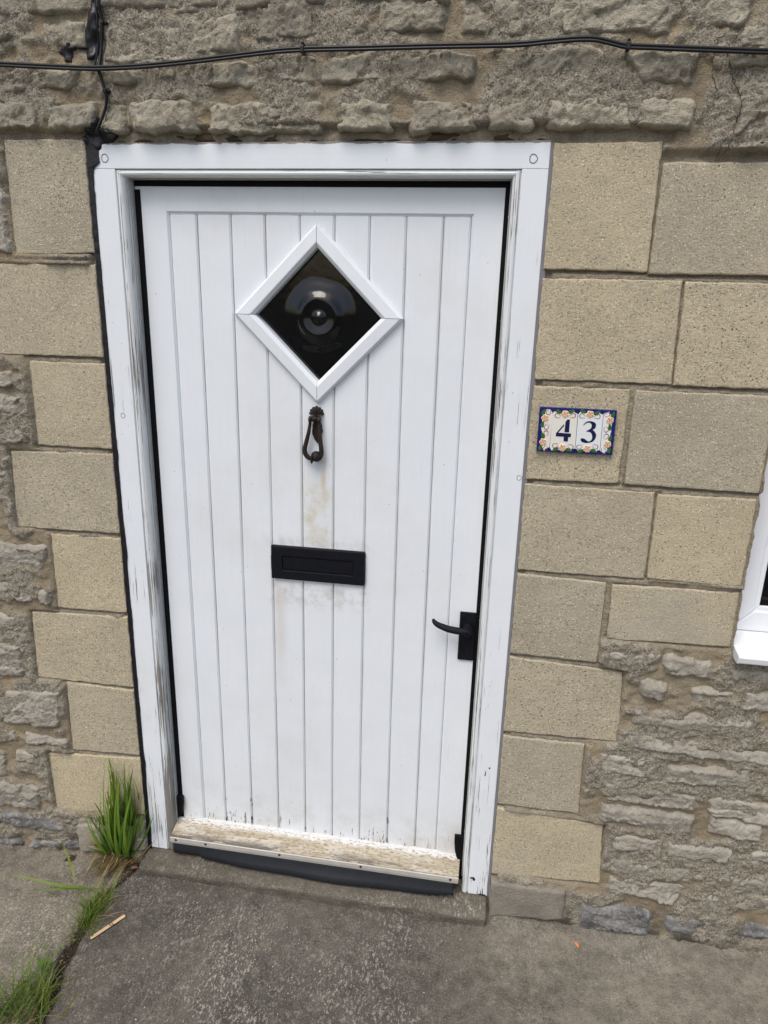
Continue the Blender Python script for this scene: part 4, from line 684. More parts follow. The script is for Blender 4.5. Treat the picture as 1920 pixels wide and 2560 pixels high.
# ------------------------------------------------------------------ door
door = thing('door', (0, 0.06, 0.02), 'white boarded cottage door with a diamond bullseye window and black ironwork', 'door')
Y0 = 0.045; XC, ZC, HX = 0.0058, 1.5240, 0.150
GRV = [-0.3395, -0.2740, -0.1942, -0.1148, -0.0352, 0.0434, 0.1222, 0.2020, 0.2818, 0.3405]
ZB, ZT = 0.083, 1.7352
def board(x0, x1):
    b = 0.0042; cols = [(x0 + .0005, Y0 + .0042), (x0 + .0010, Y0 + .0034), (x0 + b, Y0 + .0004), (x0 + b + .0008, Y0)]
    right = [(x1 - b - .0008, Y0), (x1 - b, Y0 + .0004), (x1 - .0010, Y0 + .0034), (x1 - .0005, Y0 + .0042)]
    inner = [x for x in (XC - HX, XC, XC + HX) if cols[-1][0] < x < right[0][0]]
    cols = cols + [(x, Y0) for x in inner] + right
    hole = x1 > XC - HX and x0 < XC + HX
    def half(x): return max(0.0, HX - abs(x - XC))
    parts = [(lambda x: ZB, lambda x: ZC - half(x)), (lambda x: ZC + half(x), lambda x: ZT)] if hole else [(lambda x: ZB, lambda x: ZT)]
    v = []; f = []
    for lo, hi in parts:
        o = len(v); n = len(cols)
        for x, y in cols: v += [(x, y, lo(x)), (x, y, hi(x)), (x, Y0 + .018, lo(x)), (x, Y0 + .018, hi(x))]
        for i in range(n - 1):
            a = o + 4 * i; b_ = a + 4
            f += [(a, b_, b_ + 1, a + 1), (a + 2, a + 3, b_ + 3, b_ + 2), (a, a + 2, b_ + 2, b_), (a + 1, b_ + 1, b_ + 3, a + 3)]
        f += [(o, o + 1, o + 3, o + 2), (o + 4 * (n - 1), o + 4 * (n - 1) + 2, o + 4 * (n - 1) + 3, o + 4 * (n - 1) + 1)]
    return link('board', fix(mesh('board', v, f), merge=False), door, MT['boards'])
for a, b in zip(GRV[:-1], GRV[1:]): board(a, b)
def framed(prof, z0, z1, axis, nm): return link(nm, fix(extrude_profile(prof, z0, z1, axis), .0006, 1, 30), door, MT['door'])
# stiles and rail with chamfered inner edge, standing 3 mm proud of the boards
framed([(-0.4165, Y0 - .002), (-0.3445, Y0 - .002), (-0.3398, Y0 + .0035), (-0.3398, Y0 + .04), (-0.4165, Y0 + .04)], ZB, 1.7931, 'z', 'stile')
framed([(0.4085, Y0 - .002), (0.3455, Y0 - .002), (0.3408, Y0 + .0035), (0.3408, Y0 + .04), (0.4085, Y0 + .04)], ZB, 1.7931, 'z', 'stile')
framed([(1.7927, Y0 - .0022), (1.7415, Y0 - .0022), (1.7356, Y0 + .0038), (1.7356, Y0 + .04), (1.7927, Y0 + .04)], -0.3443, 0.3453, 'x', 'top_rail')
# backing so the gaps between boards are dark
bk = []
for x0, x1, z0, z1 in ((-0.41, XC - HX - .01, ZB, 1.79), (XC + HX + .01, 0.405, ZB, 1.79), (XC - HX - .01, XC + HX + .01, ZB, ZC - HX - .01), (XC - HX - .01, XC + HX + .01, ZC + HX + .01, 1.79)): bk.append(box(x0, x1, Y0 + .0185, Y0 + .04, z0, z1))
for sx in (-1, 1):
    for sz in (-1, 1): bk.append(prism_xz([(XC + sx * (HX + .01), ZC + sz * .004), (XC + sx * (HX + .01), ZC + sz * (HX + .01)), (XC + sx * .004, ZC + sz * (HX + .01))], Y0 + .0186, Y0 + .04))
link('backing', join(*bk), door, MT['gap'])
# flaked paint at the board ends: narrow bare-wood slivers
rf = random.Random(44)
for x0, x1, n_, zt in ((-0.332, -0.282, 7, .045), (-0.275, -0.268, 5, .09), (-0.262, -0.205, 12, .05), (-0.197, -0.190, 5, .10), (-0.18, -0.12, 3, .02), (-0.1, 0.03, 3, .015), (0.055, 0.117, 3, .02), (0.128, 0.198, 20, .055), (0.2005, 0.2050, 5, .10), (0.215, 0.275, 2, .015)):
    for k in range(n_):
        x = rf.uniform(x0, x1); z = ZB + .004 + rf.random() ** 2 * zt; hgt_ = rf.uniform(.003, .016); ww = rf.uniform(.0004, .0014)
        me = prism_xz([(x - ww * .3, z), (x - ww, z + hgt_ * .35), (x - ww * .4, z + hgt_ * .7), (x + ww * .1, z + hgt_), (x + ww * .8, z + hgt_ * .55), (x + ww * .5, z + hgt_ * .15)], Y0 - .0004, Y0 + .004)
        link('paint_chip', me, door, MT['bare'])
# diamond moulding, four mitred lengths
cor = [(0, 1), (1, 0), (0, -1), (-1, 0)]
dprof = [(0.1975, Y0 + .001), (0.1965, Y0 - .006), (0.1895, Y0 - .0135), (0.1590, Y0 - .0150), (0.1565, Y0 - .0145), (0.1480, Y0 - .0085), (0.1462, Y0 - .006), (0.1462, Y0 + .03), (0.1600, Y0 + .03)]
for k in range(4):
    c0, c1 = cor[k], cor[(k + 1) % 4]; n = len(dprof); v = []
    for c, o_ in ((c0, c1), (c1, c0)):
        for h, y in dprof:
            g = 0.00055                 # hairline gap on the mitre
            x = XC + c[0] * h + (o_[0] - c[0]) * g; z = ZC - .0008 + c[1] * h * 1.004 + (o_[1] - c[1]) * g; v.append((x, y, z))
    f = [(i, (i + 1) % n, n + (i + 1) % n, n + i) for i in range(n)] + [tuple(range(n)), tuple(range(n, 2 * n))]
    link('diamond_moulding', fix(mesh('mould', v, f)), door, MT['door'])
# bullseye pane
nn = 150; U, V = np.meshgrid(np.linspace(-1, 1, nn), np.linspace(-1, 1, nn)); hs = 0.1480
PX = XC + (U - V) / 2 * hs; PZ = ZC + (U + V) / 2 * hs
r_ = np.hypot(PX - BULL[0], (PZ - BULL[1] + .001) * (1 + .04 * np.sin(PX * 60)) + .002 * fbm(PX * 20, PZ * 20, 2, 5))
hgt = 0.0108 * np.exp(-((r_ - 0.039) / 0.0150) ** 2) + 0.0100 * np.exp(-(r_ / 0.0135) ** 2) + 0.0050 * sstep(0.088, 0.062, r_) + .0035 * sstep(.038, .02, r_)
th_ = np.arctan2(PZ - BULL[1], PX - BULL[0]); hgt += .00008 * fbm(PX * 26, PZ * 26, 3, 91) 
pane = grid_mesh('pane', PX, Y0 + 0.014 - hgt, PZ)
bm = bmesh.new(); bm.from_mesh(pane); bmesh.ops.recalc_face_normals(bm, faces=bm.faces)
if sum(f_.normal.y for f_ in bm.faces) > 0: bmesh.ops.reverse_faces(bm, faces=bm.faces)
ret = bmesh.ops.extrude_face_region(bm, geom=list(bm.faces)); nv = [q for q in ret['geom'] if isinstance(q, bmesh.types.BMVert)]
for q in nv: q.co.y = Y0 + 0.019
bmesh.ops.recalc_face_normals(bm, faces=bm.faces); bm.to_mesh(pane); bm.free()
link('pane', pane, door, MT['bullion_hall_dark'], True)
# darkness of the hall is put into the pane's tint and the room colour
# knocker
KX = lambda a: 0.0009 + (a - 540) * 8.8e-5
KZ = lambda b: 1.2894 - (b - 630) * 8.7e-5
kn = link('knocker', prism_xz([(KX(a), KZ(b)) for a, b in [(465, 560), (640, 560), (650, 700), (690, 780), (712, 840), (700, 880), (735, 960), (715, 1010), (690, 1060), (665, 1130), (640, 1200), (605, 1270), (600, 1305), (565, 1305), (550, 1260), (500, 1200), (470, 1120), (440, 1060), (430, 990), (445, 900), (440, 820), (470, 740)]], Y0 - .006, Y0, .002), door, MT['knock'])
# palmette
v = [(KX(552), Y0 - .010, KZ(540))]; f = []; nr = 44
for k in range(nr + 1):
    a = R(-12 + 204 * k / nr); lob = abs(math.sin(k / nr * math.pi * 7)); rad = (175 + 32 * lob) * (1.0 if abs(a - R(90)) > .2 else 1.04)
    for t, yy in ((0.45, Y0 - .009 - .003 * lob), (0.85, Y0 - .006 - .004 * lob), (1.0, Y0 - .003 - .001 * lob), (1.0, Y0)):
        v.append((KX(552 + rad * t * math.cos(a)), yy, KZ(500 - rad * t * math.sin(a) + 30 * (1 - t))))
for k in range(nr):
    a = 1 + k * 4; f.append((0, a + 4, a))
    for j in range(3): f.append((a + j, a + 4 + j, a + 5 + j, a + 1 + j))
link('palmette', fix(mesh('palm', v, f)), kn, MT['knock'], True)
def cyl_x(x0, x1, y, z, r0, n=14):
    return fix(sweep([(x0, y, z), (x0 + .0012, y, z), (x1 - .0012, y, z), (x1, y, z)], [r0 * .8, r0, r0, r0 * .8], n))
link('hinge_barrel', cyl_x(KX(460), KX(605), Y0 - .013, KZ(625), .0068), kn, MT['knock'], True)
for a, b in ((372, 450), (612, 705)): link('hinge_lug', cyl_x(KX(a), KX(b), Y0 - .014, KZ(640), .0078), kn, MT['knock'], True)
ring = [(412, 690, 3.6), (395, 850, 4.0), (360, 1050, 4.6), (310, 1250, 5.1), (268, 1420, 5.6), (265, 1530, 5.8), (300, 1620, 5.7), (360, 1680, 5.6), (430, 1710, 5.2)]
p = smooth_path([(KX(a), Y0 - .014 - .004 * (b - 650) / 1000, KZ(b)) for a, b, _ in ring], 4); rr = np.interp(np.linspace(0, len(ring) - 1, len(p)), range(len(ring)), [q[2] * .001 for q in ring])
link('knocker_ring', sweep(p, rr, 10), kn, MT['knock'], True)
ring2 = [(655, 690, 3.6), (665, 850, 4.0), (680, 1050, 4.6), (702, 1250, 5.1), (722, 1420, 5.6), (728, 1530, 5.8), (712, 1620, 5.7), (670, 1690, 5.6), (610, 1720, 5.2)]
p = smooth_path([(KX(a), Y0 - .014 - .004 * (b - 650) / 1000, KZ(b)) for a, b, _ in ring2], 4); rr = np.interp(np.linspace(0, len(ring2) - 1, len(p)), range(len(ring2)), [q[2] * .001 for q in ring2])
link('knocker_ring', sweep(p, rr, 10), kn, MT['knock'], True)
link('knocker_ball', lathe((KX(585), Y0 - .016, KZ(1650)), [(.0132 * math.cos(t), .0132 * math.sin(t)) for t in np.linspace(-1.5, 1.5, 12)], 18), kn, MT['knock'], True)
me = lathe((0, 0, 0), [(.0002, -.0026), (.010, -.0022), (.0125, 0), (.010, .0022), (.0002, .0026)], 14)
for q in me.vertices:
    x_, y_, z_ = q.co; q.co = (KX(480) + y_ + .1 * z_, Y0 - .020 + x_, KZ(1690) + z_ * 1.15)
link('knocker_collar', fix(me), kn, MT['knock'], True)
# letter plate
lp = link('letter_plate', join(box(-0.1162, 0.1256, Y0 - .0095, Y0 + .001, 0.935, 0.9635, .0034), box(-0.1162, 0.1256, Y0 - .0095, Y0 + .001, 0.8735, 0.8985, .0022), box(-0.1162, -0.0875, Y0 - .0094, Y0 + .001, 0.8965, 0.937, .0004), box(0.0955, 0.1256, Y0 - .0094, Y0 + .001, 0.8965, 0.937, .0004)), door, MT['iron'])
link('letter_flap', box(-0.0865, 0.0945, Y0 - .0065, Y0 - .001, 0.9005, 0.9342, .0008), lp, MT['iron'])
# lever handle
hp = link('handle_plate', box(0.3682, 0.4080, Y0 - .0085, Y0 - .0022, 0.6945, 0.8265, .0018), door, MT['iron'])
for x, z in ((0.3762, 0.8170), (0.4000, 0.8168), (0.3762, 0.7020), (0.4000, 0.7018)):
    link('screw', lathe((x, Y0 - .0083, z), [(.0030, 0), (.0026, .0009), (.0009, .0013)], 10), hp, MT['iron'], True)
kh = [(0.3902 + .0040 * math.cos(t), 0.7318 + .0040 * math.sin(t)) for t in np.linspace(R(-55), R(235), 12)] + [(0.3865, 0.7195), (0.3935, 0.7195)]
link('keyhole', prism_xz(kh, Y0 - .0089, Y0 - .0078), hp, MT['gap'])
link('keyhole_pin', lathe((0.3900, Y0 - .0082, 0.7145), [(.0030, 0), (.0026, .0012), (.0008, .0016)], 10), hp, MT['iron'], True)
link('lever_boss', lathe((0.3905, Y0 - .008, 0.7835), [(.0155, 0), (.0135, .004), (.0105, .014), (.0095, .024), (.0085, .031), (.004, .034)], 18), hp, MT['iron'], True)
lv = smooth_path([(x, Y0 - .036 - .004 * math.sin(i / 7 * 3.14), z) for i, (x, z) in enumerate(LEVER)], 5); n = len(lv)
rr = np.interp(np.linspace(0, 7, n), range(8), [.0060, .0088, .0092, .0088, .0080, .0070, .0058, .0026])
link('lever', sweep(lv, rr, 12, True, (1.0, 0.85)), hp, MT['iron'], True)
# weather bar
wb = link('weather_bar', extrude_profile([(0.0860, Y0 - .0005), (0.0835, 0.036), (0.0790, 0.020), (0.0735, 0.002), (0.0695, -0.012), (0.0675, -0.0185), (0.046, -0.0185), (0.046, Y0 - .0005)], -0.4188, 0.4095, 'x'), door, MT['bar'])
link('rain_strip', fix(extrude_profile([(0.0665, -0.0192), (0.0660, -0.0225), (0.0530, -0.0225), (0.0500, -0.0200), (0.0460, -0.0200), (0.0460, -0.0192)], -0.4195, 0.4098, 'x'), .0005), wb, MT['alu2'])
for x in (-0.4015, -0.3115, -0.0930, 0.1400, 0.3880): link('screw', lathe((x, -0.0222, 0.0590), [(.0042, 0), (.0038, .0008), (.0008, .0014)], 10), wb, MT['rust'], True)
nx = 120; v = []; f = []
for i in range(nx + 1):
    x = -0.412 + (0.398 + 0.412) * i / nx; sag = 0.012 * math.sin(math.pi * min(1, max(0, (x + .30) / .72))) + (.004 if x > -0.33 else -.002) + .0014 * math.sin(x * 23)
    dz = -.006 * sstep(.33, .398, np.array(x))
    for t, (y, z) in enumerate(((-0.0165, 0.0495), (-0.0185, 0.038), (-0.021 - sag * .4, 0.024 - sag * .4), (-0.022 - sag, 0.010 - sag * .35), (-0.0195 - sag, 0.0085 - sag * .35), (-0.014, 0.038), (-0.013, 0.0495))):
        v.append((x, y, z - (dz if t in (3, 4) else 0)))
m_ = 7
f = [(i * m_ + a, i * m_ + (a + 1) % m_, (i + 1) * m_ + (a + 1) % m_, (i + 1) * m_ + a) for i in range(nx) for a in range(m_)] + [tuple(range(m_)), tuple(nx * m_ + a for a in range(m_))]
link('rubber_flap', fix(mesh('flap', v, f)), wb, MT['flap'], True)
# filler bead where boards meet the bar
v = []; f = []; nx = 160; rnd = random.Random(9)
for i in range(nx + 1):
    x = -0.395 + 0.79 * i / nx; ww = (.007 if abs(x) < .36 else .003) * (.25 + .9 * max(0, .6 + float(fbm(np.array([x * 25.]), np.array([.7]), 3, 15)[0]))) ; hh = .0045 + .003 * float(fbm(np.array([x * 40]), np.array([0.3]), 3, 5)[0])
    zb = 0.0857
    v += [(x, Y0 + .001, zb + hh), (x, Y0 - ww * .35, zb + .0022), (x, Y0 - ww, zb - .0002), (x, Y0 - ww, zb - .004)]
f = [(i * 4 + a, i * 4 + a + 1, i * 4 + 5 + a, i * 4 + 4 + a) for i in range(nx) for a in range(3)]
link('filler_bead', fix(mesh('filler', v, f)), wb, MT['sealant_w'])

# ------------------------------------------------------------------ window at the right edge
wn = thing('window', (1.4, 0.05, 0.80), 'white plastic window with projecting sill at the right edge', 'window')
YF = 0.050
def mitred(x0, x1, z0, z1, t, y0, y1, nm, matl, par, bev=.004):
    q = [[(x0, z0), (x1, z0), (x1 - t, z0 + t), (x0 + t, z0 + t)], [(x1, z0), (x1, z1), (x1 - t, z1 - t), (x1 - t, z0 + t)], [(x1, z1), (x0, z1), (x0 + t, z1 - t), (x1 - t, z1 - t)], [(x0, z1), (x0, z0), (x0 + t, z0 + t), (x0 + t, z1 - t)]]
    for p in q:
        c = np.mean(p, 0); p = [(a + (c[0] - a) * .0006, b + (c[1] - b) * .0006) for a, b in p]; link(nm, prism_xz(p, y0, y1, bev), par, matl)
mitred(0.9965, 1.90, 0.838, 1.80, 0.052, YF, YF + .06, 'frame_bar', MT['upvc'], wn)
mitred(1.0480, 1.8485, 0.889, 1.7485, 0.012, YF + .006, YF + .05, 'glazing_bead', MT['upvc'], wn, .002)
mitred(1.0595, 1.8370, 0.9005, 1.737, 0.006, YF + .012, YF + .04, 'gasket', MT['rubber'], wn, .0008)
link('pane', box(1.0625, 1.834, YF + .020, YF + .026, 0.904, 1.734), wn, MT['glass'])
sill_p = [(0.8375, YF + .06), (0.8375, YF - .002), (0.8335, YF - .004), (0.8205, -0.050), (0.8170, -0.0535), (0.8030, -0.0500), (0.8000, -0.046), (0.8000, -0.030), (0.808, YF + .06)]
link('sill', fix(extrude_profile(sill_p, 1.0, 1.93, 'x'), .0008), wn, MT['upvc'])
cap = extrude_profile([(z + (.0006 if z > .815 else -.0006), y - (.001 if y < 0 else 0)) for z, y in sill_p], 0.9955, 0.9998, 'x'); link('sill_end_cap', fix(cap, .0012), wn, MT['upvc'])

# ------------------------------------------------------------------ house number
hn = thing('house_number', (0.5136, -0.0085, 1.2521), 'floral ceramic tile plaque reading 43 on the sandy block', 'house number')
ox, oz = 0.5136, 1.2521; YT = -0.0150
P_ = lambda p: (ox + p[0], oz + p[1])
tiles = []
for k in range(4):
    tl, tr, br, bl = [P_(PLQ[a][b]) for a, b in (('tiles_top', k), ('tiles_top', k + 1), ('bot', k + 1), ('bot', k))]
    g = .0004; q = [(tl[0] + g, tl[1]), (tr[0] - g, tr[1]), (br[0] - g, br[1]), (bl[0] + g, bl[1])]
    t = link('tile', prism_xz(q, YT, -0.0065, .0008), hn, MT['t_blue']); tiles.append(t)
    link('glaze_panel', prism_xz([P_(p) for p in PLQ['white'][k]], YT - .0004, YT + .001), t, MT['t_white'] if k < 2 else MT['t_white2'])
def tile_of(x):
    for k in range(4):
        if x < PLQ['tiles_top'][k + 1][0] + .001: return tiles[k]
    return tiles[3]
for i, (x, z) in enumerate(PLQ['flowers']):
    X_, Z_ = ox + x, oz + z; t = tile_of(x); a0 = i * 1.3
    pet = []
    for k in range(36):
        a = 2 * math.pi * k / 36; rr_ = .0066 + .0016 * abs(math.sin(2.5 * (a - a0))); pet.append((X_ + rr_ * math.cos(a), Z_ + rr_ * math.sin(a)))
    fl = link('flower', prism_xz(pet, YT - .0016, YT, .0005), t, MT['t_petal'])
    dots = []
    for k in range(5):
        a = a0 + (k + .5) * 2 * math.pi / 5; cx, cz = X_ + .0047 * math.cos(a), Z_ + .0047 * math.sin(a)
        dots.append(prism_xz([(cx + .0023 * math.cos(b), cz + .0021 * math.sin(b)) for b in np.linspace(0, 2 * math.pi, 9)[:-1]], YT - .0021, YT - .001))
    me = join(*dots, lathe((X_, YT - .0014, Z_), [(.0013, 0), (.0011, .0010), (.0003, .0012)], 8)); me.materials.append(MT['t_orange']); me.materials.append(MT['t_dark'])
    for p in me.polygons:
        if (p.center.x - X_) ** 2 + (p.center.z - Z_) ** 2 < .0016 ** 2: p.material_index = 1
    o = link('petal_marks', me, t)
for x, z, a in PLQ['leaves']:
    X_, Z_ = ox + x, oz + z; a = R(a); L_, W_ = .0072, .0037; pts = []
    for k in range(14):
        t = 2 * math.pi * k / 14; u = math.cos(t) * L_; w_ = math.sin(t) * W_ * (1 - .35 * math.cos(t)); pts.append((X_ + u * math.cos(a) - w_ * math.sin(a), Z_ + u * math.sin(a) + w_ * math.cos(a)))
    link('leaf', prism_xz(pts, YT - .0011, YT, .0004), tile_of(x), MT['t_green'])
for x, z, a in PLQ['loops']:
    X_, Z_ = ox + x, oz + z; a = R(a); pts = []
    for t in np.linspace(-1, 1, 17):
        u = .0058 * (1 - t * t * 2.1); w_ = .0052 * t * (1 - t * t * .55) * (1 - .15 * t) - .0045 * t ** 5 * 1.1; w_ = .0046 * math.sin(t * 2.75)
        pts.append((X_ + u * math.cos(a) - w_ * math.sin(a), YT - .0006, Z_ + u * math.sin(a) + w_ * math.cos(a)))
    link('ribbon', sweep(pts, [.0004 + .0004 * (1 - abs(t)) for t in np.linspace(-1, 1, 17)], 6), tile_of(x), MT['t_red'])
for poly in PLQ['four']: link('digit', prism_xz([P_(p) for p in poly], YT - .0009, YT), tiles[1], MT['t_dark'])
th3 = smooth_path([(*P_(p), 0) for p in PLQ['three']], 2)
link('digit', prism_xz([(p[0], p[1]) for p in th3[:-1]], YT - .0009, YT), tiles[2], MT['t_dark'])

# ------------------------------------------------------------------ cables
cb = thing('cable', (0, -0.04, 2.0), 'black twin cable clipped across the wall above the door', 'cable')
cp = smooth_path([(x, 0, z) for x, z in CABLE], 8)
ys = np.array([hm(p[0], p[2], .012) for p in cp]); ys = np.minimum(ys, -0.030)
for _ in range(10): ys = np.minimum(np.convolve(np.pad(ys, 2, mode='edge'), np.ones(5) / 5, 'valid'), -0.0) 
ys = ys - .006
for dz in (.0026, -.0026): link('cable_core', sweep([(p[0], y, p[2] + dz) for p, y in zip(cp, ys)], .0029, 8), cb, MT['cable'], True)
link('cable_web', fix(mesh('web', [(p[0], y + s_ * .0012, p[2] + t_ * .0024) for p, y in zip(cp, ys) for s_, t_ in ((-1, 1), (-1, -1), (1, -1), (1, 1))], [(i * 4 + a, i * 4 + (a + 1) % 4, i * 4 + 4 + (a + 1) % 4, i * 4 + 4 + a) for i in range(len(cp) - 1) for a in range(4)])), cb, MT['cable'])
def at_cable(x): 
    k = int(np.argmin([abs(p[0] - x) for p in cp])); return cp[k], ys[k]
for x in (cp[int(len(cp) * .375)][0], ):
    pass
for cx in ((640 + 398 * .38578), (1280 + 745 * .38578)):
    k = int(np.argmin([abs(p[0] - q) for p in cp for q in [(-0.006 if cx < 1000 else 0.612)]])); p, y = cp[k], ys[k]
    link('cable_clip', join(box(p[0] - .004, p[0] + .004, y - .0050, y + .015, p[2] - .0065, p[2] + .0070, .0018), box(p[0] - .0028, p[0] + .0030, y - .002, y + .016, p[2] + .0065, p[2] + .0130, .0012), lathe((p[0], y - .0018, p[2] + .0105), [(.0026, 0), (.0022, .0012), (.0006, .0016)], 10)), cb, MT['cable'])
dc = thing('drop_cable', (-0.46, -0.035, 1.95), 'thin black cable running down the wall into bitumen at the frame corner', 'cable')
dp = smooth_path([(x, 0, z) for x, z in DROP], 7); y2 = np.array([hm(p[0], p[2], .008) for p in dp])
for _ in range(4): y2 = np.convolve(np.pad(y2, 2, mode='edge'), np.ones(5) / 5, 'valid')
link('cable_core', sweep([(p[0], y - .0030, p[2]) for p, y in zip(dp, y2)], .0034, 8), dc, MT['cable'], True)
wp = smooth_path([(x, 0, z) for x, z in WIRE], 7); y3 = np.array([hm(p[0], p[2], .008) for p in wp])
for _ in range(4): y3 = np.convolve(np.pad(y3, 2, mode='edge'), np.ones(5) / 5, 'valid')
link('thin_wire', sweep([(p[0], y - .002, p[2]) for p, y in zip(wp, y3)], .0018, 6), dc, MT['cable'], True)
for frac in (.235, .60):
    k = int(len(dp) * frac); p, y = dp[k], y2[k]
    link('cable_clip', join(box(p[0] - .0042, p[0] + .0042, y - .0072, y + .01, p[2] - .0036, p[2] + .0036, .0015), lathe((p[0] + .0075, y - .002, p[2]), [(.0036, -.004), (.0036, .001), (.0022, .0022), (.0006, .0026)], 10)), dc, MT['knock'])

# ------------------------------------------------------------------ plants and litter
def blade(p0, p1, width, bend=0.1, fold=0.35, n=7, side=None, droop=None):
    A, B = Vector(p0), Vector(p1); ax = B - A; L_ = ax.length; t = ax.normalized()
    s_ = side if side is not None else t.cross(Vector((0, 1, 0.2))); s_ = (s_ - t * s_.dot(t)).normalized(); nrm = t.cross(s_)
    v = []; f = []
    for i in range(n + 1):
        u = i / n; c = A + ax * u + (droop if droop is not None else nrm) * (bend * L_ * (4 * u * (1 - u)) * .5)
        w_ = width * (0.55 + 0.45 * min(1, u * 3)) * (1 - u ** 2.0) + .0002
        v += [c - s_ * w_ + nrm * w_ * fold, c, c + s_ * w_ + nrm * w_ * fold]
    for i in range(n): a = 3 * i; f += [(a, a + 1, a + 4, a + 3), (a + 1, a + 2, a + 5, a + 4)]
    return mesh('blade', v, f)
rnd = random.Random(21)
tg = thing('tall_grass', (-0.575, -0.03, GZ), 'tall broad-bladed green grass clump growing by the left foot of the door frame', 'grass')
def jit(p, s): return (p[0] + rnd.uniform(-s, s), p[1] + rnd.uniform(-s, s) * .6, p[2] + rnd.uniform(-s, s))
for i, t in enumerate(TUFT):
    p0, p1 = t[:3], t[3:]; mt = MT['tan'] if i in (17, 29) else MT['grass']
    if i == 29: p0 = (p0[0], -.04, p0[2]); p1 = (p1[0], -.055, p1[2])
    reps = 1 if i in (29, 30) else 4
    for k in range(reps):
        a = jit(p0, .016 if k else .004); a = (a[0], min(a[1], -.012), GZ - .004); b = jit(p1, .022 if k else 0.0); b = (b[0], min(b[1], -.022), b[2] - (0 if k == 0 else rnd.uniform(.0, .10) * (b[2] - a[2])))
        me = blade(a, b, rnd.uniform(.0030, .0056), rnd.choice((-1, 1)) * rnd.uniform(.03, .22), .4, 9, Vector((1, rnd.uniform(-.9, .9), 0)))
        if a[2] > b[2] - .03: pass
        link('blade', me, tg, mt if k == 0 or rnd.random() > .10 else MT['tan'], True)
# dead straw skirt below the clump
dr = thing('dry_grass', (-0.57, -0.08, GZ), 'dead straw-coloured grass drooping over the pavement below the green clump', 'grass')
ms = []
for k in range(120):
    a = (-0.585 + rnd.gauss(0, .022), -.03 + rnd.gauss(0, .010), GZ + rnd.uniform(.004, .03)); ang = rnd.gauss(-1.9, .42); L_ = rnd.uniform(.04, .11)
    b = (a[0] + math.cos(ang) * L_ * .8 + .0, a[1] + math.sin(ang) * L_, GZ + rnd.uniform(.002, .012))
    ms.append(blade(a, b, rnd.uniform(.0009, .0020), rnd.uniform(.05, .25), .3, 5, None, Vector((0, 0, 1))))
link('straw', join(*ms), dr, MT['dry'], True)
def tuft(name, c, nb, Lr, spread, w_, label, up=.6, dry=.15, dirs=None):
    t = thing(name, (c[0], c[1], GZ), label, 'grass', 'fine grass tufts in the pavement joint'); g, d_ = [], []
    for k in range(nb):
        ang = rnd.uniform(0, 2 * math.pi) if dirs is None else rnd.gauss(*dirs); L_ = rnd.uniform(*Lr); a = (c[0] + rnd.gauss(0, spread[0]), c[1] + rnd.gauss(0, spread[1]), GZ - .008)
        isd = rnd.random() < dry; el = rnd.uniform(.15, 1.0) * up if not isd else rnd.uniform(.05, .3)
        b = (a[0] + math.cos(ang) * L_ * math.cos(el), a[1] + math.sin(ang) * L_ * math.cos(el), GZ + .004 + L_ * math.sin(el))
        (d_ if isd else g).append(blade(a, b, rnd.uniform(w_ * .6, w_ * 1.2), rnd.uniform(.12, .45), .35, 6, None, Vector((0, 0, 1))))
    link('blades', join(*g), t, MT['grass2'], True)
    if d_: link('dead_blades', join(*d_), t, MT['dry'], True)
    return t
c = GR['tuft2']; tuft('grass_tuft', (c[0] - .004, c[1], 0), 150, (.03, .085), (.013, .028), .0014, 'small fine grass tuft beside the wooden stick', 1.0)
c = GR['tuft2']; tuft('grass_tuft', (c[0] - .008, c[1] + .058, 0), 60, (.02, .055), (.012, .014), .0013, 'sparse grass sprouting just below the dead straw', .9, .3)
c = GR['tuft3']; tuft('grass_tuft', (c[0] - .035, c[1] + .012, 0), 190, (.05, .13), (.034, .030), .0015, 'large fine grass tuft at the bottom left corner', .95, .22)
c = GR['tuft3b']; tuft('grass_tuft', (c[0] - .010, c[1] + .012, 0), 70, (.03, .08), (.014, .016), .0012, 'thin yellowing grass between the clover and the corner tuft', 1.0, .35)
lg = thing('grass_runner', (-0.60, -0.15, GZ), 'long lone grass blades arching left over the pale pavement', 'grass')
for i, pts in enumerate(GR['long'][:3]):
    q = smooth_path(pts, 8); v = []; f = []; n = len(q)
    for k, p in enumerate(q):
        t = Vector(q[min(k + 1, n - 1)] - q[max(k - 1, 0)]).normalized(); s_ = t.cross(Vector((0, -.7, .7))).normalized(); u = k / (n - 1); w_ = (.0008 + .0034 * (math.sin(math.pi * min(1, .1 + u * .95)) ** 1.3 if u > .35 else .12)) * (1 if i < 2 else .75)
        if k == n - 1: w_ = .0003
        v += [Vector(p) - s_ * w_, Vector(p) + Vector((0, 0, .0006)), Vector(p) + s_ * w_]
    for k in range(n - 1): a = 3 * k; f += [(a, a + 1, a + 4, a + 3), (a + 1, a + 2, a + 5, a + 4)]
    link('blade', mesh('runner', v, f), lg, MT['grass2'], True)
lg2 = thing('grass_sprig', (-0.60, -0.42, GZ), 'tall thin pale grass stem rising from the corner tuft', 'grass')
a = GR['long'][3]; link('blade', blade(a[0], a[2], .0012, .06, .3, 8), lg2, MT['grass2'], True)
lg3 = thing('grass_sprig', (-0.54, -0.44, GZ), 'single curved grass blade arching right over the dark concrete', 'grass')
a = GR['long'][4]; link('blade', blade(a[0], a[2], .0022, .35, .3, 10, None, Vector((0, 0, 1))), lg3, MT['grass2'], True)
cl = thing('clover', (GR['clover'][0], GR['clover'][1], GZ), 'small green clover-leaved weed in the pavement joint', 'weed')
ms = []
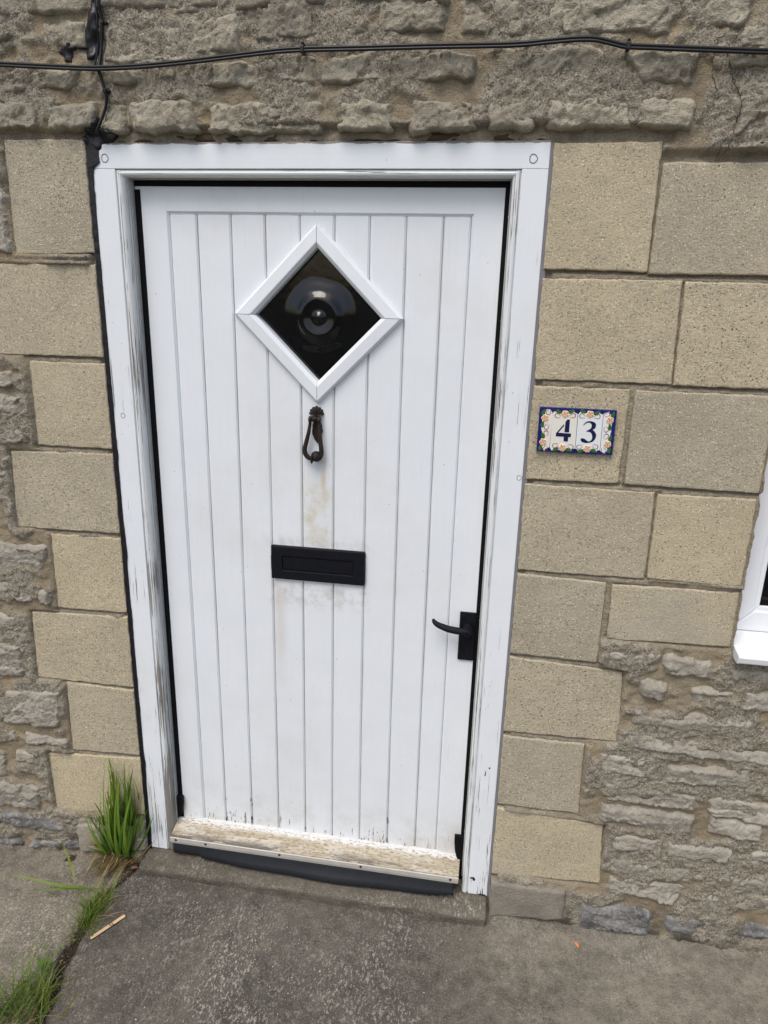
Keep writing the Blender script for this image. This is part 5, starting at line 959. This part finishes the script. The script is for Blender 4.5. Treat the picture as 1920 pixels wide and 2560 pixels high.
for k in range(24):
    ang = rnd.uniform(0, 6.28); r0 = abs(rnd.gauss(0, .027)); c = Vector((GR['clover'][0] + math.cos(ang) * r0, GR['clover'][1] + math.sin(ang) * r0 * 1.2, GZ + rnd.uniform(.004, .034)))
    for j in range(3):
        a = ang + j * 2.09; dv = Vector((math.cos(a), math.sin(a), rnd.uniform(-.5, .7))); sd = Vector((-math.sin(a), math.cos(a), 0)); rr_ = rnd.uniform(.0042, .0074)
        v = [c, c + dv * rr_ * .5 - sd * rr_ * .42, c + dv * rr_ * 1.0 - sd * rr_ * .34, c + dv * rr_ * .93, c + dv * rr_ * 1.0 + sd * rr_ * .34, c + dv * rr_ * .5 + sd * rr_ * .42]
        ms.append(mesh('lf', v, [(0, 1, 2, 3), (0, 3, 4, 5)]))
    ms.append(sweep([(GR['clover'][0] + rnd.gauss(0, .005), GR['clover'][1] + rnd.gauss(0, .005), GZ - .01), tuple(c)], .0004, 4))
link('leaves', join(*ms), cl, MT['clover'], False)
# wooden stick
(a, b) = [Vector(p) for p in GR['stick']]; a.z = b.z = GZ + .005; ax = (b - a); L_ = ax.length; t = ax.normalized(); s_ = Vector((-t.y, t.x, 0)); pts = []
for k in range(9): q = math.pi / 2 + math.pi * k / 8; pts.append((a + t * (.0046 + .0046 * math.cos(q) * 1.0) + s_ * .0046 * math.sin(q)))
for k in range(9): q = -math.pi / 2 + math.pi * k / 8; pts.append((b - t * .0046 + t * .0046 * math.cos(q) + s_ * .0046 * math.sin(q)))
n = len(pts); me = mesh('stick', [p + Vector((0, 0, .0018)) for p in pts] + pts, [tuple(range(n)), tuple(range(2 * n - 1, n - 1, -1))] + [(i, i + n, (i + 1) % n + n, (i + 1) % n) for i in range(n)])
stk = tag(link('wooden_stick', fix(me, .0004), None, MT['stick']), 'flat pale wooden lolly stick lying on the dark pavement', 'stick')
ms = []
for k in range(9):
    c = a + t * L_ * .60 + Vector((rnd.gauss(0, .0035), rnd.gauss(0, .003), .0024)); ms.append(box(c.x - .0012, c.x + .0012, c.y - .0009, c.y + .0009, c.z - .0008, c.z + .0006, .0003))
tag(link('soil_crumbs', join(*ms), None, MT['soil']), 'dark soil crumbs on the wooden stick', kind='stuff')
# small litter
pe = Vector(GR['petal']); me = mesh('petal', [pe + Vector(q) for q in ((-.006, .006, .003), (.0015, .004, .006), (.006, -.004, .005), (.003, -.009, .003), (-.002, -.002, .004))], [(0, 1, 4), (1, 2, 4), (2, 3, 4), (3, 0, 4)])
tag(link('petal', me, None, MT['petal']), 'tiny orange petal on the pavement below the rubble', 'petal')
a, b = [Vector(p) + Vector((0, 0, .004)) for p in GR['straw']]; tag(link('straw', sweep([a, (a + b) / 2 + Vector((0, 0, .001)), b], .0011, 6), None, MT['tan']), 'short yellow straw lying in front of the doorstep', 'straw')
tag(link('twig', sweep(smooth_path([(p[0], p[1] - .012, GZ + .005) for p in GR['twig']], 4), .0008, 5), None, MT['dry']), 'thin bent pale stalk along the foot of the doorstep', 'straw')
for i, (x, y, s_, ang, lb) in enumerate(((-0.520, -0.052, .011, .4, 'reddish dead leaf against the corner of the doorstep'), (-0.533, -0.070, .008, 1.7, 'small brown dead leaf below the grass clump'), (-0.540, -0.035, .009, 2.6, 'curled dead leaf tucked beside the grass clump'), (-0.556, -0.435, .006, .9, 'tiny orange-brown leaf scrap in the joint by the corner tuft'))):
    v = []; f = []
    for k in range(6):
        u = k / 5; w_ = math.sin(math.pi * (.08 + .88 * u)) * s_ * .42
        for sg in (-1, 0, 1): v.append((x + (u - .5) * 2 * s_ * math.cos(ang) - sg * w_ * math.sin(ang), y + (u - .5) * 2 * s_ * math.sin(ang) + sg * w_ * math.cos(ang), GZ + .006 + abs(sg) * .003 + .003 * math.sin(u * 4)))
    for k in range(5):
        for j in range(2): q = k * 3 + j; f.append((q, q + 1, q + 4, q + 3))
    tag(link('dead_leaf', mesh('leaf', v, f), None, MT['leaf'], True), lb, 'leaf', 'dead leaves')
# soil clods and bits in the joint, stone chips on the pavement
def bits(n_, fn, smin, smax, matl, name, label):
    ms = []; V = []; F = []
    for k in range(n_):
        x, y, z = fn(); s_ = rnd.uniform(smin, smax); o = len(V); rot = rnd.uniform(0, 6.28)
        for (a, b, c_) in ((1, 0, 0), (-.9, .15, 0), (.1, .8, 0), (-.1, -.75, 0), (.1, 0, .6), (0, .1, -.5)):
            a, b = a * rnd.uniform(.6, 1.2), b * rnd.uniform(.6, 1.2); V.append((x + s_ * (a * math.cos(rot) - b * math.sin(rot)), y + s_ * (a * math.sin(rot) + b * math.cos(rot)), z + s_ * c_))
        F += [(o + p, o + q, o + r_) for p, q, r_ in ((0, 2, 4), (2, 1, 4), (1, 3, 4), (3, 0, 4), (2, 0, 5), (1, 2, 5), (3, 1, 5), (0, 3, 5))]
    tag(link(name, mesh(name, V, F), None, matl), label, kind='stuff')
def joint_pt():
    y = rnd.uniform(-.60, .0); return (float(crack_x(y)) + rnd.gauss(0, .010), y, GZ - .004 + rnd.uniform(-.006, .004))
bits(900, joint_pt, .0012, .0042, MT['soil'], 'soil', 'dark crumbly soil filling the pavement joint')
bits(260, joint_pt, .0010, .0034, MT['dry'], 'plant_debris', 'pale dry plant scraps in the pavement joint')
def base_pt():
    return (-0.575 + rnd.gauss(0, .035), -.035 + rnd.gauss(0, .016), GZ + rnd.uniform(-.002, .006))
bits(420, base_pt, .0012, .0045, MT['soil'], 'soil', 'dark soil and debris around the foot of the grass clump')
def chip_pt():
    x = rnd.uniform(-0.5, 1.2) if rnd.random() > .5 else rnd.gauss(-.2, .2); y = rnd.uniform(-.60, -.09); return (x, y, GZ + .002 + float(gz_noise(np.array([x]), np.array([y]))[0]))
bits(150, chip_pt, .0007, .0026, MT['chip'], 'stone_chips', 'scattered pale stone chips on the pavement')
def foot_pt():
    x = rnd.uniform(.50, 1.2) if rnd.random() > .4 else rnd.uniform(-1.0, -.62); return (x, rnd.gauss(-.030, .010) , GZ + .002 + rnd.uniform(0, .003))
bits(260, foot_pt, .0010, .0038, MT['plinth'], 'grit', 'loose grit along the foot of the wall')
